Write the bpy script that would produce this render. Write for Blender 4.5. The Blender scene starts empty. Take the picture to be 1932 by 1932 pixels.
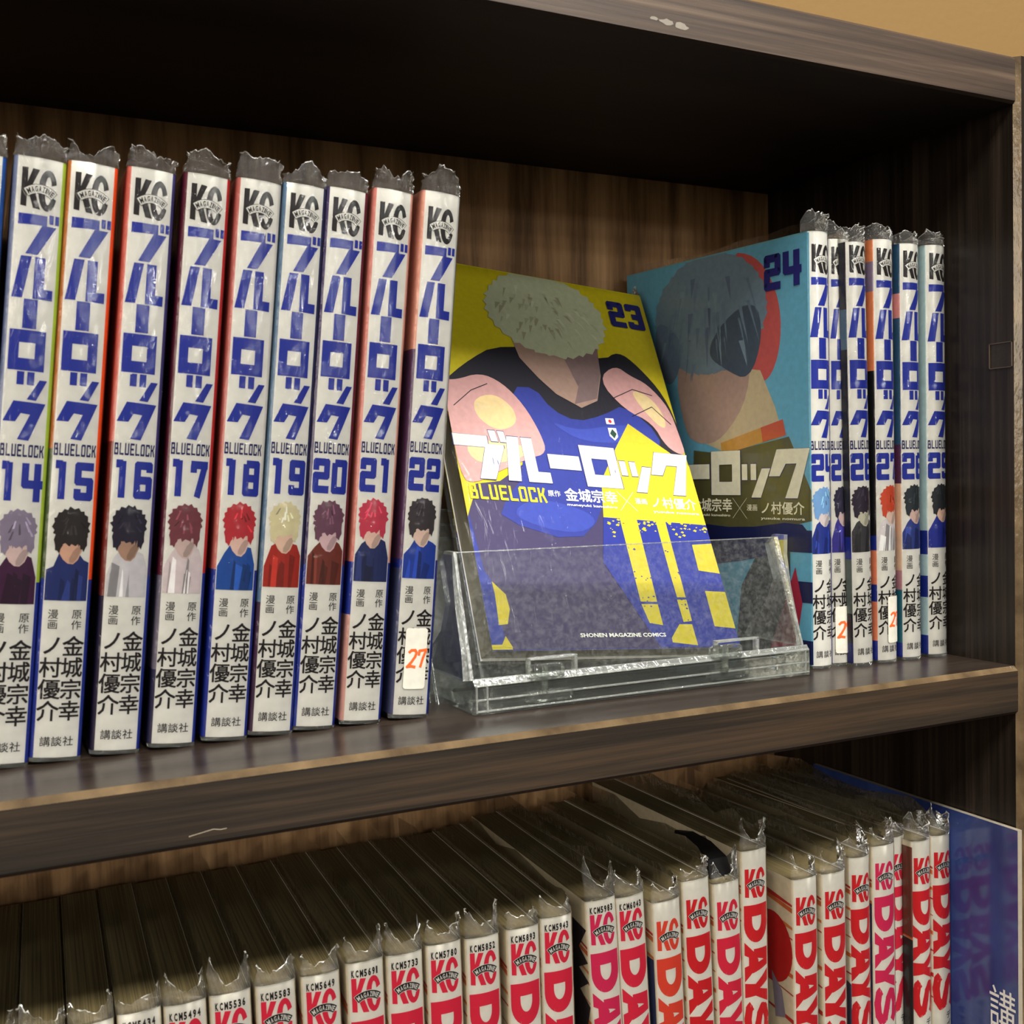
import bpy, bmesh, math, random
from mathutils import Vector, Matrix, noise
D = bpy.data; C = bpy.context.scene; COL = C.collection
PI = math.pi; MM = 0.001

# ---------------------------------------------------------------- camera
cd = D.cameras.new('camera'); cam = D.objects.new('camera', cd); COL.objects.link(cam); C.camera = cam
cd.sensor_width = 36.0; cd.lens = 36.0 * 2079.3 / 1932; cd.clip_start = 0.01; cd.clip_end = 50
yaw, pitch, roll = -.4577, -.0324, .0196
R = Matrix.Rotation(yaw, 3, 'Z') @ Matrix.Rotation(pitch, 3, 'X') @ Matrix.Rotation(roll, 3, 'Y')
r_, f_, u_ = R.col[0], R.col[1], R.col[2]
M = Matrix((r_, u_, -f_)).transposed().to_4x4(); M.translation = Vector((-.3719, -.3026, .0794))
cam.matrix_world = M
cd.dof.use_dof = True; cd.dof.focus_distance = .43; cd.dof.aperture_fstop = 30
# ---------------------------------------------------------------- world, lamps, exposure
C.view_settings.view_transform = 'Standard'; C.view_settings.look = 'None'
C.view_settings.gamma = 1.0; C.view_settings.use_curve_mapping = False
C.view_settings.exposure = 0.42
C.cycles.transparent_max_bounces = 64; C.cycles.max_bounces = 8
w = D.worlds.new('world'); C.world = w; w.use_nodes = True
w.node_tree.nodes['Background'].inputs[0].default_value = (.95, .82, .62, 1)
w.node_tree.nodes['Background'].inputs[1].default_value = 0.035
def area(name, loc, target, sx, sy, power, color):
    l = D.lights.new(name, 'AREA'); l.shape = 'RECTANGLE'; l.size = sx; l.size_y = sy; l.energy = power; l.color = color
    o = D.objects.new(name, l); COL.objects.link(o); o.location = loc
    o.rotation_euler = (Vector(target) - Vector(loc)).to_track_quat('-Z', 'Y').to_euler(); return o
area('ceiling_lamp', (-.25, -1.05, 1.45), (-.2, 0, .1), 1.9, .45, 62, (1.0, .975, .91))
# added unseen lights, placed so the clear sleeves mirror them as streaks
area('glint_light', (.62, -2.6, 1.45), (-.2, 0, .1), .9, .06, 7, (1.0, .97, .9))
area('glint_light', (1.4, -5.0, 1.5), (-.2, 0, .1), .9, .12, 15, (1.0, .97, .9))
area('glint_light', (2.5, -8.6, 1.5), (-.2, 0, .1), 1.0, .3, 40, (1.0, .97, .9))
area('glint_light', (-.2, -6.0, 1.5), (-.2, 0, .1), .9, .12, 12, (1.0, .97, .9))
area('room_fill', (-3.4, -2.8, .75), (-.1, .05, .05), 2.6, 1.2, 38, (1.0, .9, .74))  # added soft fill for the unseen room, kept out of the sleeves' reflections

# ---------------------------------------------------------------- materials
def lin(c): return tuple(((v/255.)/12.92 if v/255. <= .04045 else ((v/255.+.055)/1.055)**2.4) for v in c) + (1,)
MATS = {}
def mat(name, col=None, rough=.5, spec=.5, build=None, **k):
    if name in MATS: return MATS[name]
    m = D.materials.new(name); m.use_nodes = True; nt = m.node_tree; b = nt.nodes['Principled BSDF']
    if col: b.inputs['Base Color'].default_value = lin(col)
    b.inputs['Roughness'].default_value = rough; b.inputs['Specular IOR Level'].default_value = spec
    if build: build(nt, b)
    MATS[name] = m; return m
def N(nt, t, **k):
    n = nt.nodes.new(t)
    for a, v in k.items(): setattr(n, a, v)
    return n
def mapping(nt, scale, rot=(0, 0, 0), coord='Object'):
    tc = N(nt, 'ShaderNodeTexCoord'); mp = N(nt, 'ShaderNodeMapping')
    mp.inputs['Scale'].default_value = scale; mp.inputs['Rotation'].default_value = rot
    nt.links.new(tc.outputs[coord], mp.inputs[0]); return mp
def wood(c1, c2, c3, scale, bump=.15, rough=.38, wave=None):
    def f(nt, b):
        mp = mapping(nt, scale)
        n1 = N(nt, 'ShaderNodeTexNoise'); n1.inputs['Scale'].default_value = 1; n1.inputs['Detail'].default_value = 8; n1.inputs['Roughness'].default_value = .65; n1.inputs['Distortion'].default_value = .25
        mp2 = mapping(nt, tuple(s*.22 for s in scale))
        n2 = N(nt, 'ShaderNodeTexNoise'); n2.inputs['Scale'].default_value = 1; n2.inputs['Detail'].default_value = 4; n2.inputs['Distortion'].default_value = 1.2
        cr = N(nt, 'ShaderNodeValToRGB'); e = cr.color_ramp.elements
        e[0].position = .38; e[0].color = lin(c1); e[1].position = .63; e[1].color = lin(c3)
        x = e.new(.5); x.color = lin(c2)
        mx = N(nt, 'ShaderNodeMath', operation='ADD'); sc = N(nt, 'ShaderNodeMath', operation='MULTIPLY'); sc.inputs[1].default_value = .5
        s2 = N(nt, 'ShaderNodeMath', operation='MULTIPLY'); s2.inputs[1].default_value = .5
        L = nt.links.new
        L(mp.outputs[0], n1.inputs[0]); L(mp2.outputs[0], n2.inputs[0])
        L(n1.outputs[0], sc.inputs[0]); L(n2.outputs[0], s2.inputs[0]); L(sc.outputs[0], mx.inputs[0]); L(s2.outputs[0], mx.inputs[1])
        L(mx.outputs[0], cr.inputs[0]); L(cr.outputs[0], b.inputs['Base Color'])
        bp = N(nt, 'ShaderNodeBump'); bp.inputs['Strength'].default_value = bump; bp.inputs['Distance'].default_value = .0004
        L(n1.outputs[0], bp.inputs['Height']); L(bp.outputs[0], b.inputs['Normal'])
        b.inputs['Roughness'].default_value = rough
    return f
mat('laminate_face', spec=.4, build=wood((15, 10, 6), (33, 24, 15), (58, 43, 29), (7, 60, 330), .35, .55))
mat('laminate_top', spec=.5, build=wood((34, 26, 21), (48, 39, 33), (62, 52, 44), (10, 260, 60), .1, .28))
mat('laminate_side', spec=.4, build=wood((20, 15, 12), (34, 27, 22), (56, 46, 38), (60, 420, 7), .3, .34))
mat('laminate_board', spec=.4, build=wood((38, 28, 21), (64, 50, 40), (92, 75, 60), (7, 60, 330), .35, .5))  # lighter copy of the face laminate, the top board's sheen put into its colour
mat('laminate_under', spec=.2, build=wood((30, 22, 17), (38, 28, 22), (46, 34, 27), (7, 60, 60), .1, .6))
mat('back_wood', spec=.25, build=wood((98, 72, 46), (148, 112, 76), (182, 144, 102), (170, 170, 11), .25, .6))
def edge_b(nt, b):
    mp = mapping(nt, (60, 60, 60)); n = N(nt, 'ShaderNodeTexNoise'); n.inputs['Scale'].default_value = 1.0; n.inputs['Detail'].default_value = 5
    cr = N(nt, 'ShaderNodeValToRGB'); e = cr.color_ramp.elements; e[0].position = .35; e[0].color = lin((70, 56, 40)); e[1].position = .7; e[1].color = lin((116, 96, 70))
    nt.links.new(mp.outputs[0], n.inputs[0]); nt.links.new(n.outputs[0], cr.inputs[0]); nt.links.new(cr.outputs[0], b.inputs['Base Color'])
    b.inputs['Roughness'].default_value = .16
    mp2 = mapping(nt, (1100, 300, 300)); n2 = N(nt, 'ShaderNodeTexNoise'); n2.inputs['Scale'].default_value = 1; bp = N(nt, 'ShaderNodeBump'); bp.inputs['Strength'].default_value = .35; bp.inputs['Distance'].default_value = .0004
    nt.links.new(mp2.outputs[0], n2.inputs[0]); nt.links.new(n2.outputs[0], bp.inputs['Height']); nt.links.new(bp.outputs[0], b.inputs['Normal'])
mat('edge_band', spec=.6, build=edge_b)
def wall_b(nt, b):
    mp = mapping(nt, (220, 220, 220)); n = N(nt, 'ShaderNodeTexNoise'); n.inputs['Scale'].default_value = 1; n.inputs['Detail'].default_value = 3
    bp = N(nt, 'ShaderNodeBump'); bp.inputs['Strength'].default_value = .2; bp.inputs['Distance'].default_value = .001
    nt.links.new(mp.outputs[0], n.inputs[0]); nt.links.new(n.outputs[0], bp.inputs['Height']); nt.links.new(bp.outputs[0], b.inputs['Normal'])
mat('ochre_wall', (122, 96, 58), .8, .2, build=wall_b)
def paper_b(c, amt=.06, sc=260):
    def f(nt, b):
        mp = mapping(nt, (sc, sc, sc)); n = N(nt, 'ShaderNodeTexNoise'); n.inputs['Scale'].default_value = 1; n.inputs['Detail'].default_value = 6
        cr = N(nt, 'ShaderNodeValToRGB'); e = cr.color_ramp.elements; l = lin(c)
        e[0].position = .3; e[0].color = tuple(v*(1-amt) for v in l[:3])+(1,); e[1].position = .7; e[1].color = tuple(min(1, v*(1+amt)) for v in l[:3])+(1,)
        nt.links.new(mp.outputs[0], n.inputs[0]); nt.links.new(n.outputs[0], cr.inputs[0]); nt.links.new(cr.outputs[0], b.inputs['Base Color'])
    return f
mat('spine_paper', rough=.55, spec=.3, build=paper_b((227, 225, 218)))
mat('spine_cream', rough=.55, spec=.3, build=paper_b((230, 226, 216)))
def pages_b(nt, b):
    mp = mapping(nt, (2600, 12, 12)); n = N(nt, 'ShaderNodeTexNoise'); n.inputs['Scale'].default_value = 1; n.inputs['Detail'].default_value = 3
    cr = N(nt, 'ShaderNodeValToRGB'); e = cr.color_ramp.elements; e[0].position = .3; e[0].color = lin((74, 64, 38)); e[1].position = .7; e[1].color = lin((128, 112, 72))
    nt.links.new(mp.outputs[0], n.inputs[0]); nt.links.new(n.outputs[0], cr.inputs[0]); nt.links.new(cr.outputs[0], b.inputs['Base Color'])
    b.inputs['Roughness'].default_value = .8
mat('page_edges', build=pages_b)
def flat(c, rough=.5):
    return mat('print_%d_%d_%d' % tuple(c), c, rough, .3, build=paper_b(c, .07, 400)).name
def flat_(n, c): mat(n, c, .5, .3); return n
def worn_b(c, paper, th):
    def f(nt, b):
        mp = mapping(nt, (900, 900, 160)); n = N(nt, 'ShaderNodeTexNoise'); n.inputs['Scale'].default_value = 1; n.inputs['Detail'].default_value = 8; n.inputs['Roughness'].default_value = .7
        mp2 = mapping(nt, (90, 90, 90)); n2 = N(nt, 'ShaderNodeTexNoise'); n2.inputs['Scale'].default_value = 1; n2.inputs['Detail'].default_value = 2
        ad = N(nt, 'ShaderNodeMath', operation='ADD')
        cr = N(nt, 'ShaderNodeValToRGB'); e = cr.color_ramp.elements; e[0].position = th; e[0].color = lin(c); e[1].position = th+.03; e[1].color = lin(paper)
        h = N(nt, 'ShaderNodeMath', operation='MULTIPLY'); h.inputs[1].default_value = .5
        nt.links.new(mp.outputs[0], n.inputs[0]); nt.links.new(mp2.outputs[0], n2.inputs[0]); nt.links.new(n.outputs[0], ad.inputs[0]); nt.links.new(n2.outputs[0], ad.inputs[1])
        nt.links.new(ad.outputs[0], h.inputs[0]); nt.links.new(h.outputs[0], cr.inputs[0]); nt.links.new(cr.outputs[0], b.inputs['Base Color'])
    return f
mat('ink_blue', rough=.45, spec=.3, build=worn_b((36, 52, 158), (190, 196, 220), .665))
mat('ink_navy', (30, 30, 92), .45, .3)
mat('ink_black', (34, 28, 30), .5, .3)
REDS = [(222, 46, 74), (214, 40, 48), (226, 76, 56), (218, 48, 96)]
for i, c in enumerate(REDS):
    mat('ink_red_%d' % i, rough=.45, spec=.3, build=worn_b(c, (236, 190, 190), .605))
mat('ink_title_white', rough=.45, spec=.3, build=worn_b((196, 194, 190), (110, 110, 150), .625))
mat('marker_orange', (214, 90, 36), .6, .3)
mat('sticker_paper', rough=.6, spec=.25, build=paper_b((196, 192, 180), .08, 300))

def clear(name, tint=(1, 1, 1), rough=.05, boost=1.0, base=.03, haze=0.0, hazecol=(.8, .8, .75), bump=0, bscale=(60, 60, 40), bdist=.001, power=1.0):
    m = D.materials.new(name); m.use_nodes = True; nt = m.node_tree; nt.nodes.clear(); L = nt.links.new
    out = N(nt, 'ShaderNodeOutputMaterial'); tr = N(nt, 'ShaderNodeBsdfTransparent'); gl = N(nt, 'ShaderNodeBsdfGlossy'); mx = N(nt, 'ShaderNodeMixShader')
    tr.inputs[0].default_value = tuple(tint)+(1,); gl.inputs['Roughness'].default_value = rough; gl.inputs['Color'].default_value = (1, 1, 1, 1)
    fr = N(nt, 'ShaderNodeFresnel'); fr.inputs['IOR'].default_value = 1.45
    ml = N(nt, 'ShaderNodeMath', operation='MULTIPLY_ADD'); ml.inputs[1].default_value = boost; ml.inputs[2].default_value = base; ml.use_clamp = True
    L(fr.outputs[0], ml.inputs[0]); L(ml.outputs[0], mx.inputs[0]); L(tr.outputs[0], mx.inputs[1]); L(gl.outputs[0], mx.inputs[2])
    last = mx
    if haze:
        df = N(nt, 'ShaderNodeBsdfDiffuse'); df.inputs[0].default_value = tuple(hazecol)+(1,); m2 = N(nt, 'ShaderNodeMixShader')
        if isinstance(haze, tuple):
            mp = mapping(nt, (haze[1],)*3); nn = N(nt, 'ShaderNodeTexNoise'); nn.inputs['Scale'].default_value = 1; nn.inputs['Detail'].default_value = 9; nn.inputs['Roughness'].default_value = .75
            cr = N(nt, 'ShaderNodeMapRange'); cr.inputs[1].default_value = .45; cr.inputs[2].default_value = .85; cr.inputs[3].default_value = .01; cr.inputs[4].default_value = haze[0]
            L(mp.outputs[0], nn.inputs[0]); L(nn.outputs[0], cr.inputs[0]); L(cr.outputs[0], m2.inputs[0])
        else: m2.inputs[0].default_value = haze
        L(mx.outputs[0], m2.inputs[1]); L(df.outputs[0], m2.inputs[2]); last = m2
    if bump:
        mp = mapping(nt, bscale); n = N(nt, 'ShaderNodeTexNoise'); n.inputs['Scale'].default_value = 1; n.inputs['Detail'].default_value = 5; n.inputs['Distortion'].default_value = 1.5
        bp = N(nt, 'ShaderNodeBump'); bp.inputs['Strength'].default_value = bump; bp.inputs['Distance'].default_value = bdist
        L(mp.outputs[0], n.inputs[0]); L(n.outputs[0], bp.inputs['Height']); L(bp.outputs[0], gl.inputs['Normal'])
    L(last.outputs[0], out.inputs[0]); MATS[name] = m
clear('plastic_film', (.99, .99, .985), .045, .8, .004, bump=.5, bscale=(170, 170, 80), bdist=.0012)
clear('smooth_film', (.99, .99, .985), .05, .6, .002, bump=.22, bscale=(170, 170, 60), bdist=.0012)
clear('crinkled_film', (.97, .97, .95), .10, 1.9, .015, haze=.03, hazecol=(.8, .78, .7), bump=1.0, bscale=(260, 260, 260), bdist=.006)
clear('film_edge', (.9, .9, .88), .12, 1.5, .25, haze=.3, hazecol=(.85, .84, .78), bump=.6, bscale=(300, 300, 300))  # its haze paints on the light caught by the film's cut edge
clear('acrylic', (.95, .96, .95), .04, .6, .004, haze=(.11, 420), hazecol=(.75, .76, .74), bump=.05)
clear('acrylic_edge', (.84, .86, .84), .15, 1.4, .12, haze=.14, hazecol=(.85, .87, .83), bump=.3, bscale=(300, 300, 300))
clear('acrylic_body', (.93, .95, .93), .05, .9, .02, haze=.02, hazecol=(.8, .82, .8), bump=.25, bscale=(120, 120, 120))

# ---------------------------------------------------------------- helpers
def mesh(name, verts, faces, mats, fm=None, smooth=False):
    me = D.meshes.new(name); me.from_pydata([tuple(v) for v in verts], [], faces)
    for m_ in mats: me.materials.append(MATS[m_])
    if fm:
        for p, i in zip(me.polygons, fm): p.material_index = i
    if smooth:
        for p in me.polygons: p.use_smooth = True
    me.update(); return me
def obj(name, me, parent=None, loc=None, rot=None):
    o = D.objects.new(name, me); COL.objects.link(o)
    if parent: o.parent = parent
    if loc: o.location = loc
    if rot: o.rotation_euler = rot
    return o
def thing(name, label, cat, loc=(0, 0, 0), rot=(0, 0, 0), group=None, me=None):
    o = D.objects.new(name, me); COL.objects.link(o); o.location = loc; o.rotation_euler = rot
    o['label'] = label; o['category'] = cat
    if group: o['group'] = group
    return o
def box(x0, x1, y0, y1, z0, z1):
    v = [(x, y, z) for x in (x0, x1) for y in (y0, y1) for z in (z0, z1)]
    f = [(0, 1, 3, 2), (4, 6, 7, 5), (0, 4, 5, 1), (2, 3, 7, 6), (0, 2, 6, 4), (1, 5, 7, 3)]
    return v, f
def bevbox(name, x0, x1, y0, y1, z0, z1, m_, bev, parent, seg=2, label=None):
    v, f = box(x0, x1, y0, y1, z0, z1); me = mesh(name, v, f, [m_])
    bm = bmesh.new(); bm.from_mesh(me); bmesh.ops.bevel(bm, geom=bm.edges[:], offset=bev, segments=seg, affect='EDGES', profile=.5)
    bmesh.ops.recalc_face_normals(bm, faces=bm.faces[:]); bm.to_mesh(me); bm.free()
    return obj(name, me, parent)
def prism(name, prof, a0, a1, axis, mats, pm, parent=None, capm=0):
    """profile polygon (2-D) extruded along axis 'X' (prof = y,z) or 'Z' (prof = x,y)."""
    n = len(prof); V = []
    for a in (a0, a1):
        for p in prof: V.append((a, p[0], p[1]) if axis == 'X' else (p[0], p[1], a))
    F = [(i, (i+1) % n, n+(i+1) % n, n+i) for i in range(n)] + [tuple(range(n))[::-1], tuple(range(n, 2*n))]
    me = mesh(name, V, F, mats, list(pm)+[capm, capm])
    bm = bmesh.new(); bm.from_mesh(me); bmesh.ops.recalc_face_normals(bm, faces=bm.faces[:]); bm.to_mesh(me); bm.free()
    return obj(name, me, parent)

# ---------------------------------------------------------------- the bookcase and the wall
H_, D_, T1, T2 = .2213, .1491, .0192, .0184
XL, XW = -.95, .018
ZL = -.2488                                            # top of the lower shelf
case = thing('bookcase', 'dark brown wood-grain bookcase with tan shelf edges, holding both rows of comics', 'bookcase', (0, 0, 0))
WM = ['laminate_face', 'laminate_top', 'laminate_under', 'edge_band']
def shelf(name, ztop, th, c=.0018, edge=3, low=2, x1=0.0, face='laminate_face'):
    prof = [(D_, ztop), (c, ztop), (0, ztop-c), (0, ztop-th+c*.7), (c*.7, ztop-th), (D_, ztop-th)]
    o = prism(name, prof, XL, x1, 'X', [face]+WM[1:], [1, edge, 0, low, 2, 2], case)
    return o
shelf('shelf', 0, T1); shelf('shelf', ZL, T1)
shelf('top_board', H_+T2, T2, .0014, 0, 2, face='laminate_board')
def upright(name, x0, x1):
    c = .0022; s = 1 if x1 > x0 else -1; zb, zt = -.62, H_+T2
    prof = [(x0, D_), (x0, c-.0008), (x0+s*c, -.0008), (x1-s*c, -.0008), (x1, c-.0008), (x1, D_)]
    return prism(name, prof, zb, zt, 'Z', ['laminate_side', 'edge_band', 'laminate_side'], [0, 1, 2, 1, 0, 0], case)
upright('side_panel', 0.0002, XW); upright('side_panel', XL-.0002, XL-.018)
me = mesh('back_panel', *box(XL-.018, XW, D_, D_+.004, -.62, H_+T2-.001), ['back_wood']); obj('back_panel', me, case)
me = mesh('side_panel', *box(XW+.001, XW+.019, 0.0, D_, -.62, H_+T2), ['laminate_side'])
nb = thing('bookcase', 'neighbouring dark bookcase, only its end panel showing at the right frame edge', 'bookcase', (0, 0, 0), me=None)
obj('side_panel', me, nb)
o = obj('shelf', mesh('shelf', *box(XW+.019, XW+.5, 0.001, D_, 0-T1, 0), ['laminate_top']), nb)
obj('back_panel', mesh('back_panel', *box(XW+.001, XW+.5, D_, D_+.004, -.62, H_+T2-.001), ['back_wood']), nb)
o = obj('top_board', mesh('top_board', *box(XW+.019, XW+.5, 0.001, D_, H_, H_+T2), ['laminate_face']), nb)
v, f = box(-3, 3, D_+.02, D_+.08, -1.3, 1.6); wl = obj('wall_back', mesh('wall_back', v, f, ['ochre_wall'])); wl['kind'] = 'structure'
# worn pale scuff on the front of the top board
sv = []; random.seed(3)
for (cx, cz, rx, rz) in [(-.163, .2262, .0035, .0012), (-.1575, .2256, .0035, .0015), (-.168, .2265, .002, .0007)]:
    n = 11; b0 = len(sv)
    sv.append([(cx+rx*math.cos(2*PI*i/n)*random.uniform(.5, 1), -.00006, cz+rz*math.sin(2*PI*i/n)*random.uniform(.5, 1)) for i in range(n)])
V = []; F = []
for l in sv:
    b0 = len(V); V += l; F.append(tuple(range(b0, len(V))))
o = obj('scuff', mesh('scuff', V, F, [flat((128, 120, 110))]), case); o['label'] = 'pale scratched scuff mark on the front of the top board'
V = []; F = []; pts = [(-.3217, -.0159), (-.3184, -.0154), (-.3152, -.0149), (-.3132, -.0153), (-.3116, -.0152)]
for i in range(len(pts)-1):
    (xa, za), (xb, zb_) = pts[i], pts[i+1]; b0 = len(V); V += [(xa, -.0001, za), (xb, -.0001, zb_), (xb, -.0001, zb_+.00022), (xa, -.0001, za+.00022)]; F.append((b0, b0+1, b0+2, b0+3))
o = obj('scuff', mesh('scuff', V, F, [flat((150, 138, 120))]), case); o['label'] = 'thin pale scratch on the front of the middle shelf'
# small square of tape on the right panel
v, f = box(-.00025, 0.0001, .0019, .0128, .1188, .1290)
me = mesh('tape', v, f, []); MATS_t = clear('tape_clear', (.95, .93, .9), .3, .15, .002, haze=.003)
me.materials.append(MATS['tape_clear'])
tp = thing('clear_tape', 'small clear tape square stuck on the right inner panel', 'tape', me=me)

for (y0, y1, z0, z1) in ((.0019, .0128, .1188, .1191), (.0019, .0128, .1287, .129), (.0019, .0022, .1188, .129), (.0125, .0128, .1188, .129)):
    obj('tape_edge', mesh('tape_edge', *box(-.0004, 0, y0, y1, z0, z1), [flat_('tape_rim', (92, 76, 64))]), tp)
# ---------------------------------------------------------------- 2-D print kit (units: mm)
def ell(cx, cy, rx, ry, n=28, a0=0, a1=2*PI):
    return [(cx+rx*math.cos(a0+(a1-a0)*i/n), cy+ry*math.sin(a0+(a1-a0)*i/n)) for i in range(n+(0 if abs(a1-a0-2*PI) < 1e-6 else 1))]
class Art:
    def __init__(s): s.p = []                       # (verts2d, faces, material, layer)
    def poly(s, pts, m_, layer=0): s.p.append((list(pts), [tuple(range(len(pts)))], m_, layer)); return s
    def rect(s, x0, y0, x1, y1, m_, layer=0): return s.poly([(x0, y0), (x1, y0), (x1, y1), (x0, y1)], m_, layer)
    def stroke(s, pts, wd, m_, layer=0, closed=False, round_=True):
        n = len(pts); hw = wd/2
        for i in range(n if closed else n-1):
            a = pts[i]; b = pts[(i+1) % n]; dx, dy = b[0]-a[0], b[1]-a[1]; l = math.hypot(dx, dy) or 1; nx, ny = -dy/l*hw, dx/l*hw
            s.poly([(a[0]+nx, a[1]+ny), (a[0]-nx, a[1]-ny), (b[0]-nx, b[1]-ny), (b[0]+nx, b[1]+ny)], m_, layer)
        if round_:
            for i in (range(n) if closed else range(1, n-1)):
                k = hw/math.cos(PI/8); s.poly([(pts[i][0]+k*math.cos(PI/8+PI/4*j), pts[i][1]+k*math.sin(PI/8+PI/4*j)) for j in range(8)], m_, layer)
        return s
    def glyph(s, polys, x, y, wd, h, m_, layer=0, sh=None):
        """polys in a 100x100 box with y DOWN; placed with lower-left corner x,y"""
        for P in polys:
            q = [(x+p[0]/100*wd, y+(1-p[1]/100)*h) for p in P]
            if sh: q = [sh(a) for a in q]
            s.poly(q, m_, layer)
        return s
    def text(s, t, x, y, size, m_, layer=0, bold=0, sx=1, xf=None, center=False, fitw=None):
        cjk = ord(t[0]) > 0x3000; vs, fs, wd = glyphs(t, 0 if cjk else bold)
        if fitw: sx = fitw/(wd*size)
        ox = -wd*size*sx/2 if center else 0
        for ex, ey in (((-1, -1), (1, -1), (1, 1), (-1, 1)) if cjk and bold else ((0, 0),)):
            q = [(x+ox+v[0]*size*sx+ex*bold*size*.6, y+v[1]*size+ey*bold*size*.6) for v in vs]
            if xf: q = [xf(a) for a in q]
            s.p.append((q, fs, m_, layer))
        return s
    def add(s, o, fx=None):
        for (v, f, m_, l) in o.p: s.p.append(([fx(a) for a in v] if fx else v, f, m_, l))
        return s
_G = {}
def glyphs(t, bold=0):
    k = (t, bold)
    if k in _G: return _G[k]
    cu = D.curves.new('t', 'FONT'); cu.body = t; cu.size = 1; cu.offset = bold; cu.resolution_u = 2; cu.fill_mode = 'FRONT'
    o = D.objects.new('t', cu); COL.objects.link(o); bpy.context.view_layer.update()
    me = D.meshes.new_from_object(o)
    vs = [(v.co.x, v.co.y) for v in me.vertices]; fs = [tuple(p.vertices) for p in me.polygons]
    D.objects.remove(o); D.curves.remove(cu); D.meshes.remove(me)
    if vs:
        x0 = min(v[0] for v in vs); x1 = max(v[0] for v in vs); vs = [(v[0]-x0, v[1]) for v in vs]; wd = x1-x0
    else: wd = .3
    _G[k] = (vs, fs, wd); return _G[k]
def centred(art, ch, cx, cy, size, m_, layer=0, bold=0, sx=1):
    """one CJK glyph centred by its own em box"""
    vs, fs, wd = glyphs(ch, 0)
    ys = [v[1] for v in vs]; my = .36 if ch in 'ノ' else (min(ys)+max(ys))/2; b = bold*size*.6
    for ex, ey in (((-b, -b), (b, -b), (b, b), (-b, b)) if bold else ((0, 0),)):
        art.p.append(([(cx+(v[0]-wd/2)*size*sx+ex, cy+(v[1]-my)*size+ey) for v in vs], fs, m_, layer))

KANA = {
 'bu': [[(0, 4), (70, 4), (70, 28), (0, 30)], [(59, 28), (94, 28), (52, 100), (22, 100)], [(59, 28), (70, 4), (70, 28)], [(75, 0), (86, 0), (86, 22), (75, 22)], [(90, 0), (100, 0), (100, 22), (90, 22)]],
 'ru': [[(18, 0), (44, 0), (27, 100), (0, 100)], [(52, 0), (78, 0), (78, 100), (52, 100)], [(78, 75), (100, 75), (100, 100), (78, 100)]],
 'barv': [[(31, 0), (66, 0), (66, 100), (31, 100)]],
 'barh': [[(0, 0), (100, 0), (100, 100), (0, 100)]],
 'ro': [[(0, 0), (100, 0), (100, 31), (0, 31)], [(0, 70), (100, 70), (100, 100), (0, 100)], [(0, 31), (28, 31), (28, 70), (0, 70)], [(72, 31), (100, 31), (100, 70), (72, 70)]],
 'tsu': [[(0, 0), (24, 0), (24, 47), (0, 47)], [(34, 0), (58, 0), (58, 47), (34, 47)], [(76, 26), (102, 26), (68, 100), (37, 98)]],
 'ku': [[(23, 0), (42, 31), (30, 53), (0, 53)], [(23, 0), (100, 3), (64, 33), (42, 31)], [(100, 3), (64, 100), (37, 98), (64, 33)]]}
def seg(ch):
    a, b, c, d = (10, 90), (50, 90), (10, 50), (50, 50); e, f = (10, 10), (50, 10)
    return {'0': [[a, b, f, e, a]], '1': [[(30, 100), (30, 0)], [(8, 92), (30, 92)]], '2': [[(10, 66), a, b, d, c, e, (60, 10)]], '3': [[(10, 72), a, b, f, e, (10, 28)], [(18, 50), d]],
            '4': [[(10, 100), (10, 45), (66, 45)], [(48, 100), (48, 0)]], '5': [[(60, 90), a, c, d, f, e, (10, 30)]], '6': [[(50, 72), b, a, e, f, d, c]],
            '7': [[(10, 68), a], [(0, 90), (60, 90)], [(50, 92), (26, 0)]], '8': [[a, b, f, e, a], [c, d]], '9': [[(10, 28), e, f, b, a, c, d]]}[ch]
def digits(art, t, x, y, wd, h, m_, layer=0, xf=None, wt=22):
    n = len(t); cw = wd/(n*60+(n-1)*10)*60; gp = cw/6
    for i, ch in enumerate(t):
        tmp = Art()
        for pl in seg(ch): tmp.stroke(pl, wt, m_, layer, closed=False)
        x0 = x+i*(cw+gp)
        def fx(p, x0=x0):
            q = (x0+p[0]/60*cw, y+p[1]/100*h); return xf(q) if xf else q
        art.add(tmp, fx)
def latin(ch):
    T, B, Lf, Rt = 92, 8, 9, 51
    return {'B': [[(Lf, 100), (Lf, 0)], [(0, T), (Rt-6, T), (Rt-6, 52), (20, 52)], [(20, 52), (Rt, 52), (Rt, B), (0, B)]], 'L': [[(Lf, 100), (Lf, B), (60, B)]],
            'U': [[(Lf, 100), (Lf, B), (Rt, B), (Rt, 100)]], 'E': [[(60, T), (Lf, T), (Lf, B), (60, B)], [(Lf, 50), (52, 50)]],
            'O': [[(Lf, T), (Rt, T), (Rt, B), (Lf, B), (Lf, T)]], 'C': [[(Rt, 68), (Rt, T), (Lf, T), (Lf, B), (Rt, B), (Rt, 32)]],
            'K': [[(Lf, 100), (Lf, 0)], [(52, 100), (34, 58), (14, 50)], [(34, 55), (54, 0)]]}[ch]
def bluelock(art, x, y, wd, h, m_, layer=0):
    n = 8; cw = wd/(n*60+(n-1)*14)*60; gp = cw*14/60
    for i, ch in enumerate('BLUELOCK'):
        tmp = Art()
        for pl in latin(ch): tmp.stroke(pl, 17, m_, layer)
        x0 = x+i*(cw+gp); art.add(tmp, lambda p, x0=x0: (x0+p[0]/60*cw, y+p[1]/100*h))
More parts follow.
